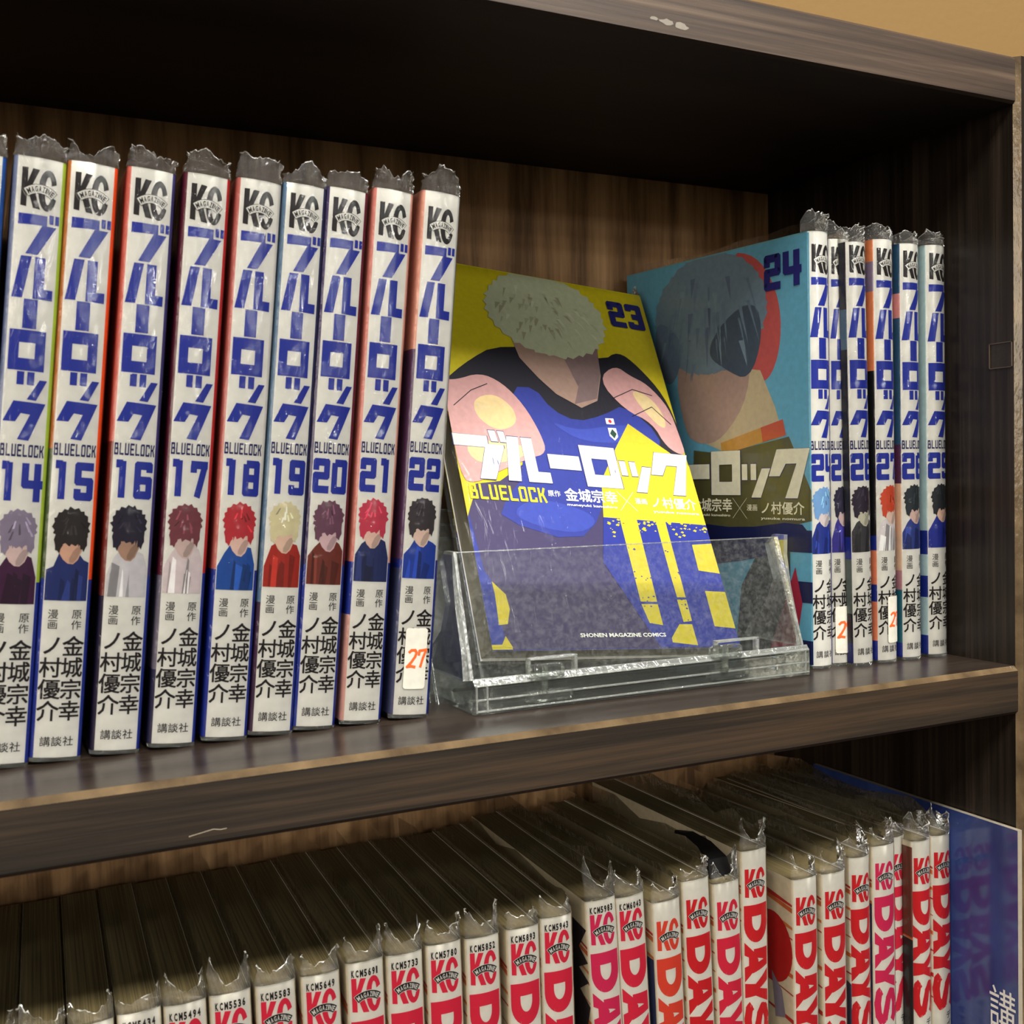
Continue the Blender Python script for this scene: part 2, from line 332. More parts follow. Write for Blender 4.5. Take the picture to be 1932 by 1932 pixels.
def kc_logo(art, x, y, wd, h, m_, inv, layer=0):
    """publisher mark: condensed K and C crossed by an arched MAGAZINE ribbon"""
    X = lambda p: (x+p[0]/100*wd, y+p[1]/100*h)
    art.poly([X(p) for p in [(0, 2), (17, 0), (17, 100), (0, 100)]], m_, layer)
    art.poly([X(p) for p in [(30, 99), (49, 97), (30, 55), (17, 34), (17, 64)]], m_, layer)
    art.poly([X(p) for p in [(17, 48), (30, 64), (56, -4), (36, -2)]], m_, layer)
    n = 34; out = []
    for i in range(n+1):
        a = math.radians(22+(360-44)*i/n); sx_ = 1 if math.cos(a) < 0 else .98
        out.append(((75+27*math.cos(a)*sx_, 47+53*math.sin(a)), (76+9.5*math.cos(a), 47+36*math.sin(a))))
    for i in range(n): art.poly([X(out[i][0]), X(out[i+1][0]), X(out[i+1][1]), X(out[i][1])], m_, layer)
    # ribbon
    bg, fg = ('ink_black', 'spine_paper') if inv else ('spine_paper', 'ink_black')
    cx, cy = 53, -12; kx = .98
    def arc(t, r): a = math.radians(90-t); return (cx+r*math.cos(a)*kx, cy+r*math.sin(a)*.95)
    def ribbon(r0, r1, t0, t1, m2, ly):
        k = 16
        for i in range(k):
            a, b = t0+(t1-t0)*i/k, t0+(t1-t0)*(i+1)/k
            art.poly([X(arc(a, r0)), X(arc(b, r0)), X(arc(b, r1)), X(arc(a, r1))], m2, ly)
    ribbon(51, 77, -39, 41, 'ink_black' if not inv else 'spine_paper', layer+1); ribbon(52.6, 75.4, -37.8, 39.8, bg, layer+2)
    wds = dict(M=1.3, A=1.1, G=1.05, Z=1.0, I=.5, N=1.15, E=1.0); tot = sum(wds[c] for c in 'MAGAZINE'); t = -35.5
    for ch in 'MAGAZINE':
        dt = wds[ch]/tot*73; vs, fs, wd_ = glyphs(ch, .03); ymx = .73
        q = []
        for v in vs:
            tt = t+dt*(.11+.78*v[0]/wd_); q.append(X(arc(tt, 56.5+15.5*max(-.02, v[1]/ymx))))
        art.p.append((q, fs, fg, layer+3)); t += dt

# ---------------------------------------------------------------- spine profiles
class Prof:
    """cross-section of a jacket: s runs along left cover (s<0), spine (0..W), right cover (s>W)"""
    def __init__(s, W, alpha, rc):
        s.W, s.al, s.rc = W, math.radians(alpha), rc; s.R = W/(2*s.al); s.Lc = rc*(PI/2-s.al)
        s.x0 = rc*(1-math.sin(s.al)); s.half = s.R*math.sin(s.al); s.T = 2*(s.x0+s.half)
        s.sag = s.R*(1-math.cos(s.al)); s.yc = s.sag+rc*math.cos(s.al)      # depth where the straight covers start
    def at(s, q, d=0):
        if q > s.W: x, y, nx, ny = s.at_(s.W-q); x = s.T-x; nx = -nx
        elif q > s.W/2: x, y, nx, ny = s.at_(s.W-q); x = s.T-x; nx = -nx
        else: x, y, nx, ny = s.at_(q)
        return x+nx*d, y+ny*d
    def at_(s, q):
        if q >= 0:
            a = -s.al+q/s.R; return s.T/2+s.R*math.sin(a), s.R-s.R*math.cos(a), math.sin(a), -math.cos(a)
        q = -q
        if q < s.Lc:
            a = s.al+q/s.rc; cx = s.rc; cy = s.yc
            return cx-s.rc*math.sin(a), cy-s.rc*math.cos(a), -math.sin(a), -math.cos(a)
        return 0, s.yc+(q-s.Lc), -1, 0
    def s_of_depth(s, y): return -(s.Lc+y-s.yc)
def wrap(art, prof, name, v0=0, base=.05, step=.025, cuts=9):
    """lay a flat print onto the curved spine; returns a mesh in metres"""
    V = []; F = []; fm = []; names = []
    for k_, (vs, fs, m_, layer) in enumerate(art.p):
        if m_ not in names: names.append(m_)
        b0 = len(V); mi = names.index(m_); V += [(v[0], v[1]+v0, base+step*layer+(k_ % 6)*.0035) for v in vs]
        for f in fs: F.append(tuple(b0+i for i in f)); fm.append(mi)
    me = mesh(name, V, F, names, fm)
    bm = bmesh.new(); bm.from_mesh(me)
    for i in range(1, cuts):
        bmesh.ops.bisect_plane(bm, geom=bm.verts[:]+bm.edges[:]+bm.faces[:], dist=1e-5, plane_co=(prof.W*i/cuts, 0, 0), plane_no=(1, 0, 0))
    for v in bm.verts:
        x, y = prof.at(min(max(v.co.x, -prof.Lc*.9), prof.W+prof.Lc*.9), v.co.z); z = v.co.y; v.co = Vector((x*MM, y*MM, z*MM))
    for f in bm.faces:
        if f.normal.y > 0: f.normal_flip()
    bm.normal_update(); bm.to_mesh(me); bm.free(); return me
def lay(art, name, side='left', base=.04, step=.03):
    """flat print on the left cover: print x = depth from the spine (mm), y = height"""
    V = []; F = []; fm = []; names = []
    for k_, (vs, fs, m_, layer) in enumerate(art.p):
        if m_ not in names: names.append(m_)
        b0 = len(V); mi = names.index(m_); V += [(-(base+step*layer+(k_ % 6)*.004)*MM, v[0]*MM, v[1]*MM) for v in vs]
        for f in fs: F.append(tuple(b0+i for i in f)); fm.append(mi)
    return mesh(name, V, F, names, fm)
_jk = {}
def jacket(prof, Hh, left, right, spine='spine_paper', rim=False):
    """left/right: lists of (v_top, colour) from the bottom up"""
    ss = [prof.s_of_depth(y) for y in (112, 60, 20, 6)] + [-prof.Lc*k for k in (1, .75, .5, .25)]
    k = 12; ss += [prof.W*i/k for i in range(k+1)]; ss += [prof.W+prof.Lc*t for t in (.25, .5, .75, 1)]
    ss += [prof.W-prof.s_of_depth(y) for y in (6, 20, 60, 112)]
    zs = sorted(set([0, Hh]+[min(v, Hh) for v, _ in left+right]))
    names = [spine]+(['page_edges'] if rim else []); V = []; F = []; fm = []
    th = .35
    for layer_d in (0, -th):
        for z in zs:
            for s_ in ss:
                x, y = prof.at(s_, layer_d); V.append((x*MM, y*MM, z*MM))
    n = len(ss); nz = len(zs); off = n*nz
    def colour(lst, z):
        for t, c in lst:
            if z < t: return c
        return lst[-1][1]
    for j in range(nz-1):
        for i in range(n-1):
            sm = (ss[i]+ss[i+1])/2; zm = (zs[j]+zs[j+1])/2
            if -.01 < sm < prof.W+.01: m_ = spine
            else: m_ = flat(colour(left if sm < 0 else right, zm))
            if m_ not in names: names.append(m_)
            a = j*n+i; F.append((a, a+1, a+n+1, a+n)); fm.append(names.index(m_))
            a += off; F.append((a, a+n, a+n+1, a+1)); fm.append(0)
    for z, top in ((0, False), (Hh, True)):
        b0 = len(V)
        for layer_d in (0, -th):
            for s_ in ss:
                x, y = prof.at(s_, layer_d); V.append((x*MM, y*MM, z*MM))
        for i in range(n-1):
            a = b0+i; F.append((a, a+1, a+1+n, a+n) if top else (a, a+n, a+1+n, a+1)); fm.append(1 if rim else 0)
    me = mesh('jacket', V, F, names, fm, smooth=True); return me
def pages(prof, Hh, gap=1.6, m_='page_edges'):
    y0 = prof.yc+.6; v, f = box(.45*MM, (prof.T-.45)*MM, y0*MM, 111.6*MM, .9*MM, (Hh-gap)*MM)
    return mesh('pages', v, f, [m_])
def sleeve(prof, Hh, seed, top=6.0, bottom=1.2, depth=114, film='plastic_film', corner=0):
    """clear film around the jacket with a crumpled rim above the book"""
    rnd = random.Random(seed); so = Vector((seed*7.13, seed*3.7, 1.1))
    ss = [prof.s_of_depth(y) for y in (depth, 90, 70, 50, 34, 22, 14, 9, 6)] + [-prof.Lc*t for t in (1, .66, .33)]
    k = 20; ss += [prof.W*i/k for i in range(k+1)]; ss += [prof.W+prof.Lc*t for t in (.33, .66, 1)]
    ss += [prof.W-prof.s_of_depth(y) for y in (6, 9, 14, 22, 34, 50, 70, 90, depth)]
    zs = [-bottom, 0] + [Hh*i/22 for i in range(1, 23)] + [Hh+top*t for t in (.18, .36, .54, .72, .86, .96, 1.0)]
    V = []; F = []; fm = []; n = len(ss)
    cf = lambda s_: (1-corner)+corner*1.9*min(1, abs(2*s_/prof.W-1))**2.5
    hmax = [cf(s_)*max(.4, .85+.75*noise.noise(Vector((s_*.13, 0, 0))+so)+.18*noise.noise(Vector((s_*.9, 9, 0))+so)) for s_ in ss]
    for j, z in enumerate(zs):
        for i, s_ in enumerate(ss):
            over = max(0, z-Hh); d = .28
            front = 1 if -3 < s_ < prof.W+3 else .35
            p = Vector((s_*.35, z*.16, 0))+so
            d += .12*noise.noise(p)*front
            zz = z
            if over > 0:
                zz = Hh+over*hmax[i]*(1 if front == 1 else .8)
                q = Vector((s_*.55, z*.6, 3))+so
                d += (-1.0*(over/top)+(2.2*noise.noise(q)+1.0*noise.noise(q*2.7))*(over/top)) if front == 1 else -.2*(over/top)
            if z < 0: d += -.4+.35*noise.noise(Vector((s_*.5, 5, 0))+so); 
            x, y = prof.at(s_, d); V.append((x*MM, y*MM, zz*MM))
    for j in range(len(zs)-1):
        for i in range(n-1):
            a = j*n+i; F.append((a, a+1, a+n+1, a+n)); fr_ = -4 < ss[i] < prof.W+4; fm.append((2 if j == len(zs)-2 else 1) if fr_ and (zs[j] >= Hh-.01 or zs[j+1] <= .01) else 0)
    return mesh('plastic_sleeve', V, F, [film, 'crinkled_film', 'film_edge'], fm, smooth=True)

# ---------------------------------------------------------------- shared prints for the blue-lettered series
HA = 170.4
PP = Prof(11.85, 17, 1.5); PQ = Prof(12.9, 47, .7)
def common_A(prof, tag_):
    W = prof.W; k = W/12.3; B = 'ink_blue'
    a = Art(); kc_logo(a, .11*W, 156.3, .78*W, 11.0, 'ink_black', False); logo = wrap(a, prof, 'publisher_mark')
    a = Art()
    u = lambda t: t*W
    a.glyph(KANA['bu'], u(.09), 143.1, u(.90), 11.7, B); 
    a.rect(u(.09)+.71*u(.90), 143.1+.73*11.7, u(.09)+.735*u(.90), 154.8, 'spine_paper', 1)
    a.glyph(KANA['ru'], u(.04), 130.7, u(.90), 11.8, B)
    a.glyph(KANA['barv'], u(.05), 122.2, u(.88), 8.3, B)
    a.glyph(KANA['ro'], u(.06), 110.4, u(.80), 11.4, B)
    a.glyph(KANA['tsu'], u(.28), 102.2, u(.66), 7.9, B)
    a.glyph(KANA['ku'], u(.03), 90.8, u(.92), 11.0, B)
    title = wrap(a, prof, 'title_lettering')
    a = Art(); bluelock(a, u(.02), 86.2, u(.96), 3.5, 'ink_navy'); sub = wrap(a, prof, 'subtitle_lettering')
    a = Art(); K_ = 'ink_black'
    for ch, v in (('漫', 40.9), ('画', 37.9)): centred(a, ch, u(.245), v, 2.9, K_, bold=.005)
    for ch, v in (('原', 40.9), ('作', 37.9)): centred(a, ch, u(.78), v, 2.9, K_, bold=.005)
    for i, ch in enumerate('ノ村優介'): centred(a, ch, u(.255), 31.9-i*6.2, 6.1, K_, bold=.022)
    for i, ch in enumerate('金城宗幸'): centred(a, ch, u(.745), 31.9-i*6.2, 6.1, K_, bold=.022)
    auth = wrap(a, prof, 'author_lettering')
    a = Art()
    for i, ch in enumerate('講談社'): centred(a, ch, u(.24+.26*i), 4.6, 3.0, K_, bold=.008)
    pub = wrap(a, prof, 'publisher_lettering')
    return [('publisher_mark', logo), ('title_lettering', title), ('subtitle_lettering', sub), ('author_lettering', auth), ('publisher_lettering', pub)]
PT = Prof(9.2, 17, 1.0); PV = Prof(9.8, 24, .7)
CA = {'P': common_A(PP, 'P'), 'Q': common_A(PQ, 'Q'), 'T': common_A(PT, 'T'), 'V': common_A(PV, 'V')}
def blob(pts, k=3):
    """smooth closed outline (Chaikin)"""
    for _ in range(k):
        o_ = []
        for i in range(len(pts)):
            p, q = pts[i], pts[(i+1) % len(pts)]
            o_ += [(p[0]*.75+q[0]*.25, p[1]*.75+q[1]*.25), (p[0]*.25+q[0]*.75, p[1]*.25+q[1]*.75)]
        pts = o_
    return pts
def tufts(cx, cy, rx, ry, rnd, n=30, amp=.16, a0=0):
    """irregular tufted outline"""
    o_ = []
    for i in range(n):
        a = 2*PI*i/n+rnd.uniform(-.05, .05); k = 1+(amp if i % 2 else -amp*.6)*rnd.uniform(.3, 1)
        o_.append((cx+rx*k*math.cos(a), cy+ry*k*math.sin(a)))
    return o_
def picture(prof, hair, skin, cloth, seed):
    """plain colour-patch stand-in for the printed illustration: no figure, only its colours"""
    rnd = random.Random(seed); W = prof.W; a = Art(); j = lambda s_: rnd.uniform(-s_, s_)
    sh = lambda c, k: flat(tuple(max(0, min(255, int(v*k+(8 if k > 1 else 0)))) for v in c))
    h, sk, cl = flat(hair), flat(skin), flat(cloth); x0, y0 = .02*W, 44.8
    top = [(.98*W, 54+j(2)), (.86*W, 57.5+j(1)), (.7*W, 58.5+j(1)), (.52*W, 60+j(1)), (.34*W, 59+j(1)), (.18*W, 56+j(1.5)), (x0, 52+j(2))]
    a.poly([(x0, y0), (.98*W, y0)]+top, cl, 0)
    for k in range(5):
        xa = rnd.uniform(.05, .75)*W; wd = rnd.uniform(.08, .2)*W; ya = rnd.uniform(45, 47); yb_ = rnd.uniform(50, 56)
        a.poly([(xa, y0), (xa+wd, y0), (min(.97*W, xa+wd*1.2+j(.8)), yb_-1), (xa+wd*.4+j(.6), yb_)], sh(cloth, rnd.choice([.7, .8, 1.2])), 1)
    cx = (.5+j(.05))*W
    a.poly(blob([(cx-.3*W, 60+j(.6)), (cx-.1*W, 55.5), (cx+.14*W, 55.2+j(.5)), (cx+.31*W, 60.5), (cx+.26*W, 64), (cx-.26*W, 64)], 1), sk, 1)
    a.poly(blob([(cx-.05*W, 55.8), (cx+.12*W, 55.6), (cx+.28*W, 60.5), (cx+.1*W, 60)], 1), sh(skin, .84), 2)
    a.poly(tufts(cx, 66.0, .41*W, 5.3, rnd, 34, .12), h, 2)
    a.poly(tufts(cx-.27*W, 62.2, .10*W, 3.6, rnd, 14, .2), h, 2); a.poly(tufts(cx+.29*W, 62.6, .09*W, 3.4, rnd, 14, .2), h, 2)
    for k in range(7):
        t = rnd.uniform(-.3, .3); y_ = rnd.uniform(62.5, 68); l = rnd.uniform(1.4, 3.2)
        a.poly([(cx+t*W, y_), (cx+(t+.05)*W, y_+.2), (cx+(t*.6+.03)*W, y_+l), (cx+t*.6*W, y_+l)], sh(hair, rnd.choice([.7, 1.25, 1.4])), 3)
    for k in range(3):
        t = rnd.uniform(-.28, .2); a.poly([(cx+t*W, 63.2), (cx+(t+.1)*W, 63.2), (cx+(t+.03+j(.03))*W, rnd.uniform(59.6, 61.4))], h, 3)
    return wrap(a, prof, 'cover_picture')
def number(prof, t):
    a = Art(); digits(a, t, .03*prof.W, 73.7, .93*prof.W, 10.8, 'ink_blue'); return wrap(a, prof, 'volume_number')
def sticker(prof, s0, s1, v0, v1, parent):
    a = Art(); r = 1.0; P = []
    for cx, cy, a0 in ((s1-r, v1-r, 0), (s0+r, v1-r, 90), (s0+r, v0+r, 180), (s1-r, v0+r, 270)):
        for i in range(5): t = math.radians(a0+22.5*i); P.append((cx+r*math.cos(t), cy+r*math.sin(t)))
    a.poly(P, 'sticker_paper', 0); o = obj('price_sticker', wrap(a, prof, 'price_sticker', base=.42), parent); o['label'] = 'white sticker handwritten 27 in orange'
    w_ = s1-s0; a = Art(); cy = v0+(v1-v0)*.5; sc = w_/8.2; X = lambda x, y: (s0+.5+x*sc, cy+y*sc)
    sc *= 1.12; a.stroke([X(.8, 1.8), X(1.6, 2.6), X(2.8, 2.7), X(3.3, 1.9), X(2.9, .6), X(1.7, -1.2), X(.5, -2.6), X(1.6, -2.4), X(3.2, -2.7)], .85*sc, 'marker_orange', 1)
    a.stroke([X(4.1, 1.0), X(4.3, 2.5), X(6.6, 2.8), X(5.6, .2), X(4.8, -2.8)], .85*sc, 'marker_orange', 1)
    obj('handwriting', wrap(a, prof, 'handwriting', base=.47), o)

BLUE = (34, 52, 150)
def bands(top, low=(34, 52, 150)): return [(51, low), (400, top)]
def book_A(num, prof, key, label, loc, rot, left, right, pal, Hh=HA, top=6.0, cover_art=None, stick=None, group='blue-lettered comic volumes on the upper shelf'):
    t = thing('comic_book', label, 'book', loc, rot, group)
    z0 = 1.2; hb = Hh
    root = t
    parts = [('jacket', jacket(prof, hb, left, right)), ('pages', pages(prof, hb, 1.2, flat((136, 128, 106))))]
    for n_, me in parts: obj(n_, me, root)
    for n_, me in CA[key]: obj(n_, me, root)
    obj('volume_number', number(prof, str(num)), root)
    if pal: obj('cover_picture', picture(prof, *pal, seed=num), root)
    if cover_art: cover_art(root)
    if stick: sticker(prof, *stick, root)
    obj('plastic_sleeve', sleeve(prof, hb, num, top, film='smooth_film' if cover_art else 'plastic_film'), root)
    return t
LEAN = math.radians(5.2)
salmon = (205, 122, 108)
A_ROWS = [  # num, X of the white left edge (m), H, left bands, right bands, palette, film top, label
 (13, -.3874, HA, bands((60, 70, 90)), bands((40, 90, 170)), ((60, 60, 70), (210, 180, 170), (60, 60, 90)), 6, 'comic with blue cover side cut by the left frame edge'),
 (14, -.3718, HA, bands((120, 130, 165)), bands((176, 200, 62)), ((142, 130, 152), (216, 190, 186), (70, 30, 66)), 6, 'white-spined comic numbered 14 with lime green cover edge'),
 (15, -.3579, HA, [(51, BLUE), (88, (74, 92, 52)), (400, (186, 108, 42))], bands((248, 84, 26)), ((44, 38, 38), (214, 170, 146), (36, 50, 112)), 6, 'white-spined comic numbered 15 with bright orange cover edge'),
 (16, -.3416, HA, [(45, (40, 30, 60)), (90, (130, 52, 44)), (400, (214, 110, 96))], bands((66, 58, 118)), ((38, 32, 52), (176, 140, 120), (206, 202, 206)), 7, 'white-spined comic numbered 16 with dark purple cover edge'),
 (17, -.3256, HA, [(22, (50, 46, 80)), (50, (120, 112, 130)), (400, (96, 24, 48))], bands((196, 40, 44)), ((122, 62, 72), (206, 182, 176), (214, 200, 202)), 7.5, 'white-spined comic numbered 17 with crimson cover edge'),
 (18, -.3099, HA, bands((196, 108, 100)), bands((214, 210, 206)), ((186, 50, 60), (226, 192, 180), (36, 82, 162)), 7, 'white-spined comic numbered 18 with salmon left side, red and blue picture'),
 (19, -.2956, HA, [(40, (70, 40, 70)), (400, (92, 122, 152))], bands((40, 44, 88)), ((214, 204, 166), (224, 192, 172), (168, 46, 36)), 7.5, 'white-spined comic numbered 19 with steel blue left side'),
 (20, -.2819, HA, bands((62, 48, 96)), bands((116, 26, 56)), ((112, 72, 92), (214, 182, 186), (118, 52, 42)), 5.5, 'white-spined comic numbered 20 with dark magenta cover edge'),
 (21, -.2664, 171.6, [(34, (214, 160, 150)), (51, BLUE), (400, (214, 132, 120))], bands((226, 164, 148)), ((196, 62, 86), (226, 192, 178), (40, 50, 100)), 9, 'white-spined comic numbered 21 with pink cover edge'),
 (22, -.2497, 172.4, [(48, (80, 84, 120)), (51, BLUE), (120, (96, 62, 100)), (400, (224, 160, 140))], bands((206, 204, 200)), ((62, 56, 60), (224, 196, 182), (36, 66, 160)), 9, 'white-spined comic numbered 22 with handwritten 27 sticker')]
for (num, x, hh, lf, rt, pal, top, lab) in A_ROWS:
    T = PP.T*MM
    book_A(num, PP, 'P', lab, (x-PP.x0*MM, .0358, T*math.sin(LEAN)+.0011), (0, LEAN, 0), lf, rt, pal, hh, top, stick=(2.6, 10.2, 8.5, 28.5) if num == 22 else None)

# cover fronts ------------------------------------------------------------
def title_h(a, depth, W_='ink_title_white', col_out='ink_navy', which=None):
    """cover title; positions are distance from the left edge of the cover"""
    X = lambda x: depth-x
    def put(polys, quad):     # quad: TL, TR, BR, BL in (x, v)
        (x0, y0), (x1, y1), (x2, y2), (x3, y3) = quad
        def fx(p):
            s_, t_ = p[0]/100, p[1]/100
            xa = (1-s_)*((1-t_)*x0+t_*x3)+s_*((1-t_)*x1+t_*x2); ya = (1-s_)*((1-t_)*y0+t_*y3)+s_*((1-t_)*y1+t_*y2); return (X(xa), ya)
        for P in polys:
            q = [fx(p) for p in P]
            cx = sum(p[0] for p in q)/len(q); cy = sum(p[1] for p in q)/len(q)
            n = len(q); o_ = []
            for p in q: dx, dy = p[0]-cx, p[1]-cy; l = math.hypot(dx, dy); o_.append((p[0]+dx/l*.32, p[1]+dy/l*.32))
            a.poly(o_, col_out, 10); a.poly(q, W_, 11)
    K = {'bu': ([[(0, 4), (66, 4), (66, 30), (0, 30)], [(59, 28), (96, 28), (68, 100), (38, 100)], [(66, 22), (96, 22), (96, 29), (59, 29)], [(70, -10), (84, -10), (87, 15), (73, 15)], [(88, -10), (101, -10), (104, 15), (91, 15)]], [(0, 88.2), (22.5, 88.2), (22.5, 68.4), (0, 68.4)]),
         'ru': ([[(15, 0), (43, 0), (30, 100), (0, 100)], [(48, 0), (75, 0), (75, 100), (48, 100)], [(75, 76), (104, 76), (104, 100), (75, 100)]], [(20.8, 88.2), (39.6, 88.2), (39.6, 68.4), (20.8, 68.4)]),
         'bar': (KANA['barh'], [(40.8, 81.7), (55.5, 81.7), (55.5, 75.2), (40.8, 75.2)]),
         'ro': (KANA['ro'], [(56.6, 87.2), (73.9, 87.2), (73.9, 68.2), (56.6, 68.2)]),
         'tsu': ([[(0, 0), (20, 0), (20, 48), (0, 48)], [(32, 0), (52, 0), (52, 48), (32, 48)], [(72, 14), (102, 14), (68, 100), (34, 100)]], [(74.8, 81.3), (90.4, 81.3), (90.4, 67.2), (74.8, 67.2)]),
         'ku': ([[(20, 0), (42, 30), (27, 55), (0, 55)], [(20, 0), (100, 0), (70, 30), (42, 30)], [(100, 0), (70, 100), (40, 100), (68, 30)]], [(89.9, 87.0), (111.6, 87.0), (111.6, 67), (89.9, 67)])}
    for k in (which or K): put(*K[k])
def small_print(a, depth, col, authors=True):
    mir = lambda p: (depth-p[0], p[1])
    def T(t, x, y, size, m_, b=.0, fw=None, ly=12): a.text(t, x, y, size, m_, ly, b, xf=mir, fitw=fw)
    T('原作', 37.1, 62.9, 2.9, col, .01, 5.6); T('金城宗幸', 44.8, 61.6, 6.0, col, .03, 24.6)
    T('漫画', 78.0, 61.9, 2.9, col, .01, 5.8); T('ノ村優介', 86.4, 60.9, 5.4, col, .02, 22.6)
    T('muneyuki kaneshiro', 44.8, 59.0, 1.5, col, .02, 23.6); T('yusuke nomura', 85.8, 58.2, 1.5, col, .02, 23.6)
    for p, q in (((69.8, 67), (78, 58.3)), ((69.8, 58.3), (78, 67))):
        a.stroke([mir(p), mir(q)], .15, col, 12)
def mirror(a): return a
CW, CHh = 112, 171.5
def clip(pts): return [(min(max(x, .2), CW-.6), min(max(y, .4), CHh-.3)) for x, y in pts]
def cover_23(root):
    dd = 112.4; a = Art(); mx = lambda l: [(dd-x, y) for x, y in clip(l)]
    yel = flat((188, 175, 20)); slate = flat((58, 50, 88)); blu = flat((40, 52, 136)); blu2 = flat((50, 66, 154)); ink = flat((26, 24, 36)); pink = flat((186, 144, 142)); pale = flat((202, 180, 134))
    grn = flat((164, 170, 140)); tan = flat((150, 124, 112)); deep = flat((30, 42, 132)); yb = flat((190, 174, 34))
    a.poly(mx([(0, 0), (112, 0), (112, 171.5), (0, 171.5)]), yel, 0)
    a.poly(mx(blob([(-6, 104), (10, 120), (31, 134), (80, 131), (90, 138), (99, 131), (109, 117), (112, 100), (112, 84), (60, 84), (0, 96)], 2)), ink, 1)
    a.poly(mx([(0, 68), (1.7, 65.3), (17, 68), (40, 84), (68, 84), (63, 64), (57.7, 42.6), (55.3, 35.3), (62.6, 20.3), (72.4, 0), (8.5, 0), (6.4, 5.4), (3.9, 1.5), (0, 1.5)]), slate, 2)
    a.poly(mx([(0, 62), (2, 40), (2.8, 30.4), (5, 26.3), (6, 5), (3.9, 1.5), (0, 1.5)]), blu, 3)
    a.poly(mx([(5, 26.3), (9.7, 21.3), (10.2, 15.6), (8.2, 9.9), (4.6, 9.5), (5.3, 21.3)]), yb, 4)
    a.poly(mx([(6.4, 5.4), (3.9, 1.5), (8.5, 1.0)]), yb, 4); a.poly(mx([(0, 2.2), (4.5, 2.2), (4.5, 1.2), (0, 1.2)]), yb, 4)
    a.poly(mx([(0, 68), (5, 66), (4, 60), (2, 56), (0, 52)]), yb, 4)
    a.poly(mx(blob([(31, 112), (42, 113), (48, 103), (59, 98.4), (73, 103), (86, 110), (100.4, 96), (97, 85.4), (68, 78), (60, 55), (45.3, 43), (13.5, 51.6), (17.7, 60), (29, 72), (28, 92)], 1)), blu, 5)
    a.poly(mx(blob([(17, 53), (30, 62), (52, 58), (58, 52), (44, 46)], 2)), blu2, 6); a.poly(mx(blob([(44, 98), (58, 94), (74, 98), (90, 100), (88, 92), (60, 88)], 2)), blu2, 6)
    a.poly(mx(blob([(0, 112), (6, 112), (17.6, 117), (27, 113.5), (35, 104), (40, 91), (41, 82), (32, 79), (17, 72), (6, 66), (0, 68)], 2)), pink, 7)
    a.poly(mx(blob([(12, 104), (22, 108), (30, 102), (30, 94), (20, 90), (12, 96)], 2)), pale, 8); a.poly(mx(blob([(4, 84), (20, 86), (34, 84), (28, 78), (8, 74)], 2)), pale, 8)
    a.poly(mx(blob([(75, 121), (86, 130), (93, 125), (101, 122), (109.5, 111), (111, 96), (111.5, 86), (102, 90), (98, 102), (85, 107)], 2)), pink, 7)
    a.poly(mx(blob([(90, 118), (100, 116), (106, 106), (104, 98), (96, 106)], 2)), pale, 8)
    a.poly(mx([(35.4, 140), (79, 139), (77, 123), (72, 110), (63, 105.5), (52, 111), (45, 118), (38, 127)]), tan, 7); a.poly(mx([(46, 138), (60, 130), (64, 116), (60, 107), (72, 111), (77, 124), (79, 138)]), flat((112, 92, 92)), 8)
    rt = random.Random(12); a.poly(mx(tufts(56.5, 151.5, 29.5, 21.5, rt, 64, .05)), grn, 9)
    for i in range(60):
        an = rt.uniform(0, 2*PI); rr = rt.uniform(.2, .9); cx_, cy_ = 56.5+27*rr*math.cos(an), 152+19*rr*math.sin(an); l = rt.uniform(3, 7); w_ = rt.uniform(.5, 1.3); dx = math.cos(an)*.5+.1; dy = -.8
        a.poly(mx([(cx_-w_, cy_), (cx_+w_, cy_), (cx_+dx*l, cy_+dy*l)]), flat(rt.choice([(178, 182, 156), (146, 150, 122), (154, 158, 130), (138, 138, 112)])), 10)
    for p in ([(3, 100), (12, 108), (20, 112)], [(80, 112), (92, 118), (102, 116)], [(88, 104), (100, 110), (108, 102)]):
        a.stroke(mx(p), .35, ink, 11)
    a.poly(mx([(75.1, 87.4), (84.8, 100.1), (111.8, 81.6), (111.8, 53.7), (60.5, 54.8), (63.9, 71.4)]), yb, 8)
    a.poly(mx([(60.5, 54.8), (112, 53.7), (112, 0), (72.4, 0), (62.6, 20.3), (55.3, 35.3)]), deep, 8)
    for q in ([(68.2, 56), (76.5, 56), (76.1, 19), (68.3, 19)], [(68.3, 18), (76.1, 18), (76.1, 9.3), (70, 10.2)], [(85.7, 56), (90.6, 56), (90.6, 30), (86, 30)], [(86, 20), (90.6, 20), (90.6, 11.1), (86.3, 10.6)], [(86, 30), (90.6, 30), (90.6, 21), (86.3, 21)], [(101.1, 44.3), (112, 45.2), (112, 31.7), (100.8, 32.8)], [(101.2, 23.9), (112, 23.6), (112, 7.9), (101.1, 8.8)], [(78.7, 4.2), (84, 9.7), (90.2, 9.7), (90.4, 1), (78.5, 2.3)]):
        a.poly(mx(q), yb, 9)
    rnd = random.Random(5)
    for i in range(70):
        x, y = rnd.uniform(62, 111), 54-abs(rnd.gauss(0, 3.2)); r = rnd.uniform(.2, 1.1)
        a.poly(mx([(x-r, y), (x, y+r*.6), (x+r, y+r*.2), (x+r*.3, y-r*.5)]), yb, 9)
    for i in range(60):
        x, y = rnd.uniform(68, 92), rnd.choice([18, 20, 30, 42, 9])+rnd.gauss(0, 1.2); r = rnd.uniform(.2, .8)
        a.poly(mx([(x-r, y), (x, y+r*.6), (x+r, y+r*.2), (x+r*.3, y-r*.5)]), deep, 10)
